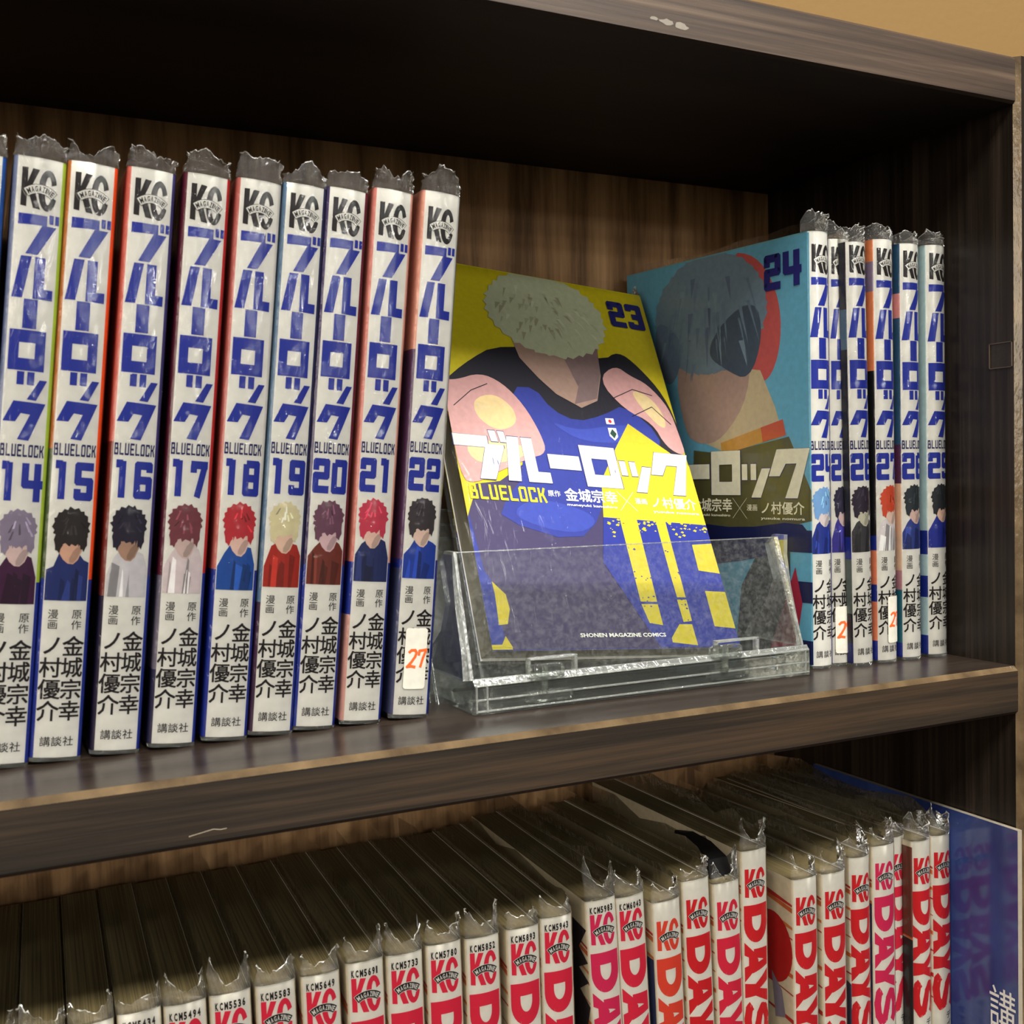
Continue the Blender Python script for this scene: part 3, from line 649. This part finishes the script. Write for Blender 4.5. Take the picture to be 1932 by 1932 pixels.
    # emblem patches on the blue: white flag with red disc, green diamond badge
    a.poly(mx([(73.6, 101.6), (77.8, 101.9), (77.8, 99.0), (73.6, 98.8)]), flat((226, 224, 222)), 9); a.poly(mx(ell(75.7, 100.3, .85, .85, 12)), flat((190, 30, 40)), 10)
    a.poly(mx([(73.7, 97), (77.9, 97.2), (77.9, 93), (75.8, 91), (73.7, 93)]), flat((214, 216, 214)), 9); a.poly(mx([(75.8, 96.6), (77.5, 94.4), (75.8, 92), (74.1, 94.2)]), flat((24, 60, 44)), 10)
    o = obj('cover_picture', lay(a, 'cover_picture'), root)
    a = Art(); title_h(a, dd); obj('cover_title', lay(a, 'cover_title'), root)
    a = Art(); bluelock(a, 2.8, 59.6, 33.2, 6.4, flat((204, 188, 36)), 12); 
    b = Art(); b.add(a, lambda p: (dd-p[0], p[1])); obj('subtitle_lettering', lay(b, 'subtitle_lettering'), root); b = Art(); digits(b, '23', 90.4, 151.2, 18.4, 13.6, 'ink_navy', 12, xf=lambda p: (dd-p[0], p[1]))
    obj('cover_number', lay(b, 'cover_number'), root); b = Art(); small_print(b, dd, flat((236, 234, 228))); obj('author_lettering', lay(b, 'author_lettering'), root); b = Art()
    b.text('SHONEN MAGAZINE COMICS', 37.4, 4.7, 2.1, flat((236, 234, 228)), 12, .03, xf=lambda p: (dd-p[0], p[1]), fitw=38.8)
    obj('publisher_lettering', lay(b, 'publisher_lettering'), root)
def cover_24(root):
    a = Art(); base = flat((108, 176, 204)); K = lambda l: [(min(max(x, .6), 111.5), min(max(y, .4), 171.8)) for x, y in l]
    a.poly(K([(1.6, .5), (111.5, .5), (111.5, 172), (1.6, 172)]), base, 0)
    red = flat((196, 92, 92)); hair = flat((120, 142, 160)); hair2 = flat((108, 128, 152)); skin = flat((176, 152, 142)); oliv = flat((92, 90, 56)); navy = flat((26, 34, 84)); pale = flat((196, 182, 150))
    a.poly(K(blob([(46, 172), (30, 168), (20, 155), (16, 140), (18, 124), (25, 114), (34, 118), (30, 140)], 2)), red, 1)
    a.poly(K([(64, 92), (50, 87), (16, 92), (20, 104), (28, 120), (50, 124)]), pale, 1)
    a.poly(K(blob([(80, 128), (74, 96), (64, 90), (50, 92), (34, 110), (34, 135), (60, 136)], 2)), skin, 2)
    rt = random.Random(4); a.poly(K(tufts(58, 147, 34, 26, rt, 70, .03)), hair, 3)
    for i in range(46):
        x_ = rt.uniform(30, 86); y_ = rt.uniform(124, 164); l = rt.uniform(8, 20); w_ = rt.uniform(.5, 1.6); k_ = (58-x_)*.012
        if ((x_-58)/31)**2+((y_-147)/23)**2 < 1: a.poly(K([(x_-w_, y_), (x_+w_, y_), (x_-k_*l*1.2, max(118, y_-l))]), flat(rt.choice([(100, 118, 144), (128, 150, 168), (108, 128, 150), (114, 134, 156)])), 5); a.poly(K(blob([(30, 150), (26, 134), (34, 116), (48, 122), (60, 130), (48, 144)], 2)), hair2, 4)
    a.poly(K(blob([(92, 150), (92, 130), (84, 116), (76, 124), (74, 138)], 2)), hair2, 4)
    a.poly(K([(51.3, 90.7), (16, 99.1), (14.4, 92.6), (50.1, 85.6)]), flat((196, 150, 70)), 5); a.poly(K([(28, 96.3), (16, 99.1), (14.4, 92.6), (27, 90.2)]), flat((196, 92, 60)), 6)
    a.poly(K([(68, 88), (50, 86), (13, 92), (1.8, 70), (1.6, 58), (40, 50), (70, 50)]), oliv, 2)
    a.poly(K(blob([(70, 56), (40, 54), (8, 58), (2, 52), (14, 44), (112, 30), (112, 84), (80, 84)], 1)), navy, 3)
    for (y0, y1) in ((45.3, 54.2), (25.1, 33.6), (.5, 10)): a.poly(K([(1.6, y0), (13, y0), (13, y1), (1.6, y1)]), navy, 4)
    a.poly(K([(10.3, 39.3), (24, 5), (10.1, 7.6), (6.8, 24.9)]), flat((170, 44, 70)), 5)
    a.poly(K([(13, 54), (24, 54), (40, 30), (44, 1), (24, 1), (13, 30)]), flat((60, 66, 74)), 3)
    obj('cover_picture', lay(a, 'cover_picture'), root)
    dd = 113.6; a = Art(); title_h(a, dd, flat((192, 188, 166)), which=['bar', 'ro', 'tsu', 'ku']); obj('cover_title', lay(a, 'cover_title'), root)
    b = Art(); digits(b, '24', dd-24.9, 152, 18.9, 14.2, 'ink_navy', 12, xf=lambda p: (dd-(p[0]), p[1])) if False else None
    mir = lambda p: (31-p[0], p[1]); digits(b, '24', 6.1, 152, 18.8, 14.2, 'ink_navy', 12, xf=mir)
    obj('cover_number', lay(b, 'cover_number'), root); b = Art(); small_print(b, dd+.6, flat((200, 196, 170))); obj('author_lettering', lay(b, 'author_lettering'), root)

# the right-hand group of the upper shelf
YQ = .0335-PQ.yc*MM*.62
yawQ = math.radians(7)
A_RIGHT = [
 (24, -.0720, .0375, 172.4, 0, math.radians(8), bands((112, 172, 186), (112, 172, 186)), bands((112, 172, 186)), ((122, 166, 214), (218, 206, 206), (38, 56, 142)), cover_24, None, 9, 'comic numbered 24 turned to show its pale blue front cover, next to the clear stand'),
 (25, -.0612, .0400, 170.4, 0, math.radians(-6), bands((90, 90, 120)), bands((90, 90, 120)), ((44, 40, 66), (214, 190, 190), (62, 56, 150)), None, (1.2, 9.6, 4.0, 23.0), 6, 'comic numbered 25 half hidden behind volume 24, handwritten 27 sticker low on its spine'),
 (26, -.0536, .0340, 168.6, -.9, yawQ, [(8, (28, 36, 110)), (20, (24, 24, 40)), (42, (96, 108, 104)), (51, BLUE), (126, (34, 32, 44)), (142, (88, 116, 140)), (400, (36, 34, 46))], bands((36, 34, 46)), ((52, 42, 58), (202, 198, 178), (64, 64, 68)), None, None, 7, 'white-spined comic numbered 26 with charcoal cover side, right group'),
 (27, -.0405, .0340, 170.8, -.3, yawQ, [(8, BLUE), (24, (236, 142, 104)), (31, BLUE), (45, (236, 142, 104)), (51, BLUE), (118, (26, 26, 30)), (150, (238, 146, 98)), (162, (150, 132, 160)), (400, (240, 150, 100))], bands((238, 146, 98)), ((206, 80, 52), (228, 200, 186), (220, 214, 216)), None, (4.2, 11.6, 7.0, 26.0), 7, 'comic numbered 27 with peach orange cover side and handwritten sticker'),
 (28, -.0268, .0340, 170.2, 0, yawQ, [(6, BLUE), (28, (40, 110, 130)), (36, (196, 140, 150)), (72, (232, 196, 168)), (88, (90, 50, 90)), (118, (42, 92, 130)), (140, (42, 92, 130)), (150, (226, 160, 160)), (400, (40, 90, 128))], bands((42, 92, 130)), ((44, 52, 58), (216, 186, 176), (50, 66, 140)), None, None, 6, 'white-spined comic numbered 28 with teal blue cover side'),
 (29, -.0125, .0338, 170.6, 0, math.radians(5), [(8, BLUE), (13, (188, 214, 220)), (24, (188, 214, 220)), (33, BLUE), (42, (188, 214, 220)), (52, BLUE), (400, (188, 214, 218))], bands((188, 214, 218)), ((42, 46, 52), (230, 196, 176), (38, 52, 150)), None, None, 6, 'white-spined comic numbered 29 against the right panel')]
for (num, x, y, hh, lean, yw, lf, rt, pal, cov, st, top, lab) in A_RIGHT:
    pr, key = (PV, 'V') if num == 25 else (PQ, 'Q')
    book_A(num, pr, key, lab, (x, y-PQ.sag*MM, .0013), (0, math.radians(lean), yw), lf, rt, pal, hh, top, cov, st)
# volume 23 leaning back in the clear stand, its front cover towards the viewer
o23 = Vector((-.2114, .0409, .0192))
def Rv(w_):
    v = Vector(w_); return Matrix.Rotation(v.length, 3, v.normalized())
M23 = Rv((-.4899, .0672, .0708))
b23 = book_A(23, PT, 'T', 'yellow-and-blue comic numbered 23 leaning back in the clear stand', (0, 0, 0), (0, 0, 0), bands((206, 196, 34), (30, 42, 132)), bands((206, 196, 34)), None, 171.6, 7, cover_23)
RB = M23 @ Matrix.Rotation(PI/2, 3, 'Z'); mw = RB.to_4x4(); mw.translation = o23+M23.col[0]*.1124; b23.matrix_world = mw

# ---------------------------------------------------------------- clear display stand
st = thing('display_stand', 'clear scratched acrylic display stand holding the comic with the yellow cover', 'stand', (-.150, .029, .0002))
def sbox(name, x0, x1, y0, y1, z0, z1, m_='acrylic_body', bev=.0004, par=None):
    o_ = bevbox(name, x0+.150, x1+.150, y0-.029, y1-.029, z0, z1, m_, bev, par or st, 2); return o_
def slab(name, quad, th, nrm, par=st, face='acrylic', edge='acrylic_edge', rim=.0009):
    """thin clear sheet with brighter polished rim, quad in world coordinates"""
    n = len(quad); q = [Vector(p)-Vector((-.150, .029, 0)) for p in quad]; nv = Vector(nrm).normalized()
    cen = sum(q, Vector())/n; inn = [p+(cen-p).normalized()*rim for p in q]
    V = [tuple(p) for p in inn]+[tuple(p+nv*th) for p in inn]+[tuple(p) for p in q]+[tuple(p+nv*th) for p in q]
    F = [tuple(range(n)), tuple(range(n, 2*n))[::-1]]; fm = [0, 0]
    for i in range(n):
        j = (i+1) % n
        F += [(2*n+i, 2*n+j, j, i), (3*n+i, n+i, n+j, 3*n+j), (2*n+i, 3*n+i, 3*n+j, 2*n+j)]; fm += [1, 1, 1]
    return obj(name, mesh(name, V, F, [face, edge], fm), par)
# base: front lip wedge with two ribs, deck behind
lip = prism('base_lip', [(0, 0), (0, .0095), (.0015, .0115), (.018, .0062), (.020, .0045), (.020, 0)], -.0735, .069, 'X', ['acrylic_body', 'acrylic_edge'], [0, 1, 0, 0, 0, 0], st, capm=0)
for z, y in ((.0008, -.0004), (.0046, -.0004), (.0094, -.0003)):
    sbox('rib', -.2233, -.0812, .029+y, .0296+y+.0004, z, z+.0007, 'acrylic_edge', .0002)
for x in (-.2234, -.2195, -.0836): sbox('rib', x, x+.0007, .0284, .0292, .0006, .010, 'acrylic_edge', .0002)
sbox('deck', -.2222, -.083, .046, .108, .0005, .0042, 'acrylic_body')
# clear front panel of the pocket
slab('front_panel', [(-.2236, .0320, .0112), (-.0812, .0320, .0108), (-.0872, .0395, .0535), (-.2258, .0395, .0540)], .0022, (0, 1, -.15), rim=.0011)
pl = M23.col[1]; ux, uz = M23.col[0], M23.col[2]
def pt(u, v, d): return o23+ux*u+uz*v+pl*d
slab('back_plate', [pt(.004, -.012, .0165), pt(.108, -.012, .0165), pt(.108, .060, .0165), pt(.004, .060, .0165)], .002, pl, rim=.0004)
for k in range(4):
    d = .0215+.0042*k
    slab('spare_plate', [pt(-.013-.001*k, -.012, d), pt(.095, -.012, d), pt(.095, .066-.004*k, d), pt(-.013-.001*k, .066-.004*k, d)], .0016, pl, rim=.0004)
def side(x, sgn):
    prof = [(.0335, .011), (.0345, .020), (.0385, .034), (.0405, .046), (.0402, .054), (.047, .054), (.052, .050), (.050, .044), (.047, .036), (.052, .026), (.060, .020), (.066, .011)]
    n = len(prof); V = [(x+.150+(.0018*sgn*k), p[0]-.029, p[1]) for k in (0, 1) for p in prof]
    F = [tuple(range(n)), tuple(range(n, 2*n))[::-1]]+[(i, (i+1) % n, n+(i+1) % n, n+i) for i in range(n)]
    return obj('side_wing', mesh('side_wing', V, F, ['acrylic', 'acrylic_edge'], [0, 0]+[1]*n), st)
side(-.2240, -1); side(-.0835, 1)
def window(x0, x1, z0, z1, y):
    t = .0008
    for a in ((x0, x1, z1-t, z1), (x0, x0+t, z0, z1), (x1-t*1.6, x1, z0, z1)): sbox('cutout_edge', a[0], a[1], y, y+.0026, a[2], a[3], 'acrylic_edge', .0002)
window(-.2022, -.1830, .0112, .0168, .0312); window(-.1234, -.1035, .0108, .0162, .0312)
for x in (-.2035, -.1275):
    k = bevbox('hinge_knob', x+.150, x+.164, -.0015, .003, .0095, .0150, 'acrylic_body', .0018, st, 3)
    bevbox('hinge_pin', x+.1535, x+.1565, -.0022, .003, .0050, .0150, 'acrylic_body', .0006, k, 2)
    bevbox('hinge_foot', x+.149, x+.167, -.0012, .003, .0020, .0060, 'acrylic_body', .0010, st, 2)

# ---------------------------------------------------------------- red-lettered series on the lower shelf
PR = Prof(11.4, 22, .9); PS = Prof(12.0, 42, .7)
def days_letters():
    """letters in a unit box: X along reading direction, Y up (towards the right side of the spine)"""
    Lt = {}
    n = 14; Dp = [[(0, 0), (.30, 0), (.30, 1), (0, 1)]]
    po = [(.3, 1), (.5, 1)]+[(.5+.5*math.cos(PI/2-PI*i/n), .5+.5*math.sin(PI/2-PI*i/n)) for i in range(1, n)]+[(.5, 0), (.3, 0)]
    pi_ = [(.3, .70), (.42, .70)]+[(.42+.27*math.cos(PI/2-PI*i/n), .5+.20*math.sin(PI/2-PI*i/n)) for i in range(1, n)]+[(.42, .30), (.3, .30)]
    for i in range(len(po)-1): Dp.append([po[i], po[i+1], pi_[i+1], pi_[i]])
    Lt['D'] = Dp
    Lt['A'] = [[(0, 0), (.34, 0), (.40, .16), (.62, .16), (.66, 0), (1.05, 0), (.74, .40), (.30, .40)], [(.30, .40), (.74, .40), (.72, .55), (.50, .55)] , [(.20, .36), (.42, .36), (.50, .74), (.62, 1.0), (.22, 1.0)], [(.60, .36), (.84, .30), (.70, 1.0), (.50, 1.0), (.54, .7)]]
    Lt['Y'] = [[(.30, 0), (.78, 0), (.74, .46), (.36, .46)], [(.36, .40), (.62, .40), (.34, 1), (-.06, 1)], [(.46, .40), (.74, .40), (1.05, 1), (.66, 1)]]
    S = [(.96, .80), (.82, .90), (.45, .93), (.2, .84), (.16, .70), (.3, .58), (.55, .50), (.84, .40), (.9, .26), (.72, .12), (.4, .08), (.12, .14), (.04, .24)]
    sa = Art(); sa.stroke(S, .27, 'x'); Lt['S'] = [p[0] for p in sa.p]
    return Lt
DL = days_letters()
def common_B(prof, ri):
    W = prof.W; red = 'ink_red_%d' % ri; Hh = 172.0; out = []
    a = Art(); kc_logo(a, .08*W, Hh-18.0, .84*W, 11.0, red, True); out.append(('publisher_mark', wrap(a, prof, 'publisher_mark')))
    a = Art(); v = Hh-21.0
    for ch, ln, x0, x1 in (('D', 14.6, .03, .99), ('A', 14.6, .03, .97), ('Y', 11.6, .03, .97), ('S', 14.6, .04, .97)):
        for P in DL[ch]: a.poly([((x0+(x1-x0)*p[1])*W, v-p[0]*ln) for p in P], red)
        v -= ln-(.5 if ch == 'D' else 2.2 if ch == 'A' else 0)
    out.append(('title_lettering', wrap(a, prof, 'title_lettering')))
    a = Art()
    for i, ch in enumerate('デイズ'): centred(a, ch, .66*W, v-3.2-i*3.6, 3.4, 'ink_black', bold=.02)
    out.append(('subtitle_lettering', wrap(a, prof, 'subtitle_lettering')))
    return out
CB = {}
def codes(prof, t):
    a = Art(); n = len(t)
    for i, ch in enumerate(t): a.text(ch, (.09+.83*i/n)*prof.W, 172.0-6.6, 3.1, 'ink_black', 0, .045, fitw=.082*prof.W*(1.15 if ch == 'M' else .6 if ch == '1' else 1))
    return wrap(a, prof, 'code_lettering')
def side_stripes(seed, dark=None):
    rnd = random.Random(seed); a = Art(); ya, yb_ = 1.4, 30
    for v, t, c in ((159, .9, (190, 50, 44)), (156.6, 1.9, (206, 110, 62)), (150, 1.1, (214, 130, 70)), (146, .6, (190, 60, 60)), (139, .5, (196, 120, 90)), (131, 1.6, (212, 112, 56)), (124, .6, (190, 60, 60)), (113, 1.8, (198, 48, 44)), (104, .6, (190, 90, 70))):
        a.poly([(ya, v), (yb_, v+rnd.uniform(2, 6)), (yb_, v+t+rnd.uniform(2, 6)), (ya, v+t)], flat(c), 0)
    if dark == 'dark': a.poly([(1.4, 166), (40, 170), (40, 110), (8, 120), (1.4, 138), (9, 142), (1.4, 147), (9, 150), (1.4, 154), (8, 158)], flat((44, 36, 46)), 1)
    if dark == 'ball':
        a.poly([(p[0], p[1]) for p in ell(13, 140, 11.5, 14, 30)], flat((196, 34, 36)), 1); a.poly([(8, 124), (14, 130), (12, 112), (6, 114)], flat((150, 140, 160)), 1)
    if dark == 'hair': a.poly([(1.4, 170), (40, 170), (40, 135), (1.4, 132)], flat((120, 66, 54)), 1); a.poly([(1.4, 131), (40, 135), (40, 60), (1.4, 60)], flat((44, 42, 46)), 1)
    if dark == 'blue': a.poly([(1.4, 150), (30, 150), (30, 96), (1.4, 96)], flat((52, 62, 108)), 1)
    if dark == 'grey': a.poly([(1.4, 120), (30, 132), (30, 60), (1.4, 60)], flat((72, 72, 96)), 1)
    return lay(a, 'cover_stripes')
GB = 'red-lettered comic volumes on the lower shelf'
B_ROWS = [  # X left edge, Z of the top (rel), lean deg, red, code, side art, profile, label
 (-.3902, -.0750, -1.2, 0, None, None, 'R', 'lower comic fourth to the left of the one coded KCM5434'),
 (-.3771, -.0750, -1.2, 0, None, None, 'R', 'lower comic third to the left of the one coded KCM5434'),
 (-.3640, -.0752, -1.2, 0, 'KCM5339', None, 'R', 'lower comic second to the left of the one coded KCM5434'),
 (-.3509, -.0748, -1.2, 0, None, None, 'R', 'lower comic immediately left of the one coded KCM5434'),
 (-.3377, -.0745, -1.2, 0, 'KCM5434', None, 'R', 'red-lettered comic with the code KCM5434 at the top of its spine'),
 (-.3247, -.0750, -1.2, 0, 'KCM5494', None, 'R', 'red-lettered comic with the code KCM5494 at the top of its spine'),
 (-.3114, -.0749, -1.2, 0, 'KCM5536', None, 'R', 'red-lettered comic with the code KCM5536 at the top of its spine'),
 (-.2976, -.0751, -1.2, 0, 'KCM5583', None, 'R', 'red-lettered comic with the code KCM5583 at the top of its spine'),
 (-.2834, -.0753, -1.2, 0, 'KCM5649', None, 'R', 'red-lettered comic with the code KCM5649 at the top of its spine'),
 (-.2688, -.0743, -1.2, 0, 'KCM5691', None, 'R', 'red-lettered comic with the code KCM5691 at the top of its spine'),
 (-.2553, -.0747, -1.0, 0, 'KCM5733', None, 'R', 'red-lettered comic with the code KCM5733 at the top of its spine'),
 (-.2415, -.0742, -1.0, 0, 'KCM5780', None, 'R', 'red-lettered comic with the code KCM5780 at the top of its spine'),
 (-.2275, -.0748, -.8, 0, 'KCM5852', None, 'R', 'red-lettered comic with the code KCM5852 at the top of its spine'),
 (-.2122, -.0748, -.8, 0, 'KCM5893', None, 'R', 'red-lettered comic with the code KCM5893 at the top of its spine'),
 (-.1992, -.0735, -.8, 0, 'KCM5943', None, 'R', 'red-lettered comic with the code KCM5943 at the top of its spine'),
 (-.1811, -.0710, -2.6, 3, 'KCM5983', 'dark', 'R', 'red-lettered comic with the code KCM5983 and a dark spiky cover side'),
 (-.1690, -.0719, -2.6, 0, 'KCM6043', None, 'R', 'red-lettered comic with the code KCM6043 at the top of its spine'),
 (-.1540, -.0763, -2.0, 2, None, 'blue', 'R', 'comic with orange-red lettering and no code, next right of the one coded KCM6043'),
 (-.1402, -.0713, -2.0, 1, None, None, 'R', 'red-lettered comic with a peaked clear sleeve corner, two places left of the tall one'),
 (-.1262, -.0748, -1.6, 0, None, None, 'R', 'red-lettered comic directly left of the tall one'),
 (-.1130, -.0647, -.3, 1, None, None, 'R', 'tallest red-lettered comic, rising above its neighbours on the lower shelf'),
 (-.0926, -.0777, -.3, 1, None, 'ball', 'R', 'red-lettered comic with a red ball on its cover side, just right of the tall one'),
 (-.0781, -.0781, -.3, 1, None, None, 'R', 'red-lettered comic second to the right of the tall one'),
 (-.0600, -.0761, -.3, 1, None, 'grey', 'S', 'red-lettered comic with wide striped cover side, third to the right of the tall one'),
 (-.0470, -.0739, -.2, 3, None, 'blue', 'R', 'pinkish-red lettered comic fourth to the right of the tall one'),
 (-.0345, -.0738, -.2, 0, None, None, 'S', 'narrow sliver of red-lettered comic set back between two others near the right end'),
 (-.0262, -.0750, -.2, 1, None, 'hair', 'S', 'red-lettered comic second from the right end, brown and black cover side'),
 (-.0147, -.0746, -.2, 1, None, None, 'S', 'red-lettered comic at the right end beside the blue board')]
for i, (x, zt, lean, ri, code, sd, pk, lab) in enumerate(B_ROWS):
    prof = PR if pk == 'R' else PS
    if (pk, ri) not in CB: CB[(pk, ri)] = common_B(prof, ri)
    base = ZL+.0014; Hb = (zt-base)*1000; raised = 0
    if zt > -.066: raised = Hb-173; Hb = 173
    y = .0305-prof.sag*MM*(.3 if pk == 'R' else .8); y += {25: .006, 21: -.005, 22: -.005, 17: -.001}.get(i, 0)
    lr = math.radians(lean); T = prof.T*MM
    # tops were measured: shift the foot so that the top left corner stays put
    t = thing('comic_book', lab, 'book', (x-prof.x0*MM-math.sin(lr)*Hb*MM, y, base+raised*MM-(.0 if lean >= 0 else 0)), (0, lr, math.radians(-3 if pk == 'R' and i < 16 else 3 if pk == 'S' else 0)), GB)
    dz = Hb-172.0+(2.0 if code else 0)
    cream = (226, 214, 190)
    obj('jacket', jacket(prof, Hb, [(400, cream)], [(400, cream)], 'spine_cream', True), t); obj('pages', pages(prof, Hb, .4), t)
    for n_, me in CB[(pk, ri)]: obj(n_, me, t, loc=(0, 0, dz*MM))
    if code: obj('code_lettering', codes(prof, code), t, loc=(0, 0, dz*MM))
    obj('cover_stripes', side_stripes(i, sd), t)
    obj('plastic_sleeve', sleeve(prof, Hb, 100+i, 5.6+3.4*random.Random(i).random(), corner=.42), t)

# blue board standing against the right panel
bd = thing('divider_board', 'glossy dark blue plastic board with white lettering, upright against the right panel', 'board', (-.0025, -.002, ZL+.0004))
def bb(nt, b):
    mp = mapping(nt, (60, 60, 25)); n = N(nt, 'ShaderNodeTexNoise'); n.inputs['Scale'].default_value = 1; n.inputs['Detail'].default_value = 5
    cr = N(nt, 'ShaderNodeValToRGB'); e = cr.color_ramp.elements; e[0].position = .3; e[0].color = lin((26, 38, 96)); e[1].position = .7; e[1].color = lin((52, 72, 132))
    nt.links.new(mp.outputs[0], n.inputs[0]); nt.links.new(n.outputs[0], cr.inputs[0]); nt.links.new(cr.outputs[0], b.inputs['Base Color'])
mat('blue_gloss', rough=.13, spec=1.0, build=bb)
zt = -.0655-ZL; V, F = box(-.0006, .0018, 0, .118, 0, zt)
obj('panel', mesh('panel', V, F, ['blue_gloss', flat((150, 140, 124))], [0, 1, 1, 1, 1, 1]), bd)
a = Art(); a.text('講', 0, 0, 19, 'spine_paper', 0, .02)
vs, fs, m_, l = a.p[0]; mxx = max(v[0] for v in vs); ymx = max(v[1] for v in vs)
V = [(-.0008, (.0003+.0132)-v[0]*MM*.72, (zt-.0665)+(v[1]-ymx)*MM+.0) for v in vs]
o = obj('board_lettering', mesh('board_lettering', V, fs, ['spine_paper']), bd)
# small black strip lying over the book tops beside the tallest volume
P_ = [(.073, -.0680), (.062, -.0655), (.050, -.0660), (.040, -.0690), (.0345, -.079)]
n = len(P_); V = []
for (x0, x1) in ((-.1150, -.1010),):
    for k in (0, 1):
        for i, (y, z) in enumerate(P_):
            sh = -.010*(i/(n-1)); V += [(x0+sh, y, z-k*.0012), (x1+sh, y, z-k*.0012)]
F = []
for i in range(n-1):
    a0 = 2*i; F += [(a0, a0+1, a0+3, a0+2), (2*n+a0, 2*n+a0+2, 2*n+a0+3, 2*n+a0+1), (a0, a0+2, 2*n+a0+2, 2*n+a0), (a0+1, 2*n+a0+1, 2*n+a0+3, a0+3)]
F += [(0, 2*n, 2*n+1, 1), (2*n-2, 2*n-1, 4*n-1, 4*n-2)]
mat('black_strip', (14, 13, 13), .7, .2)
thing('black_strip', 'small bent black strip lying on the book tops beside the tallest comic', 'strip', me=mesh('black_strip', V, F, ['black_strip']))
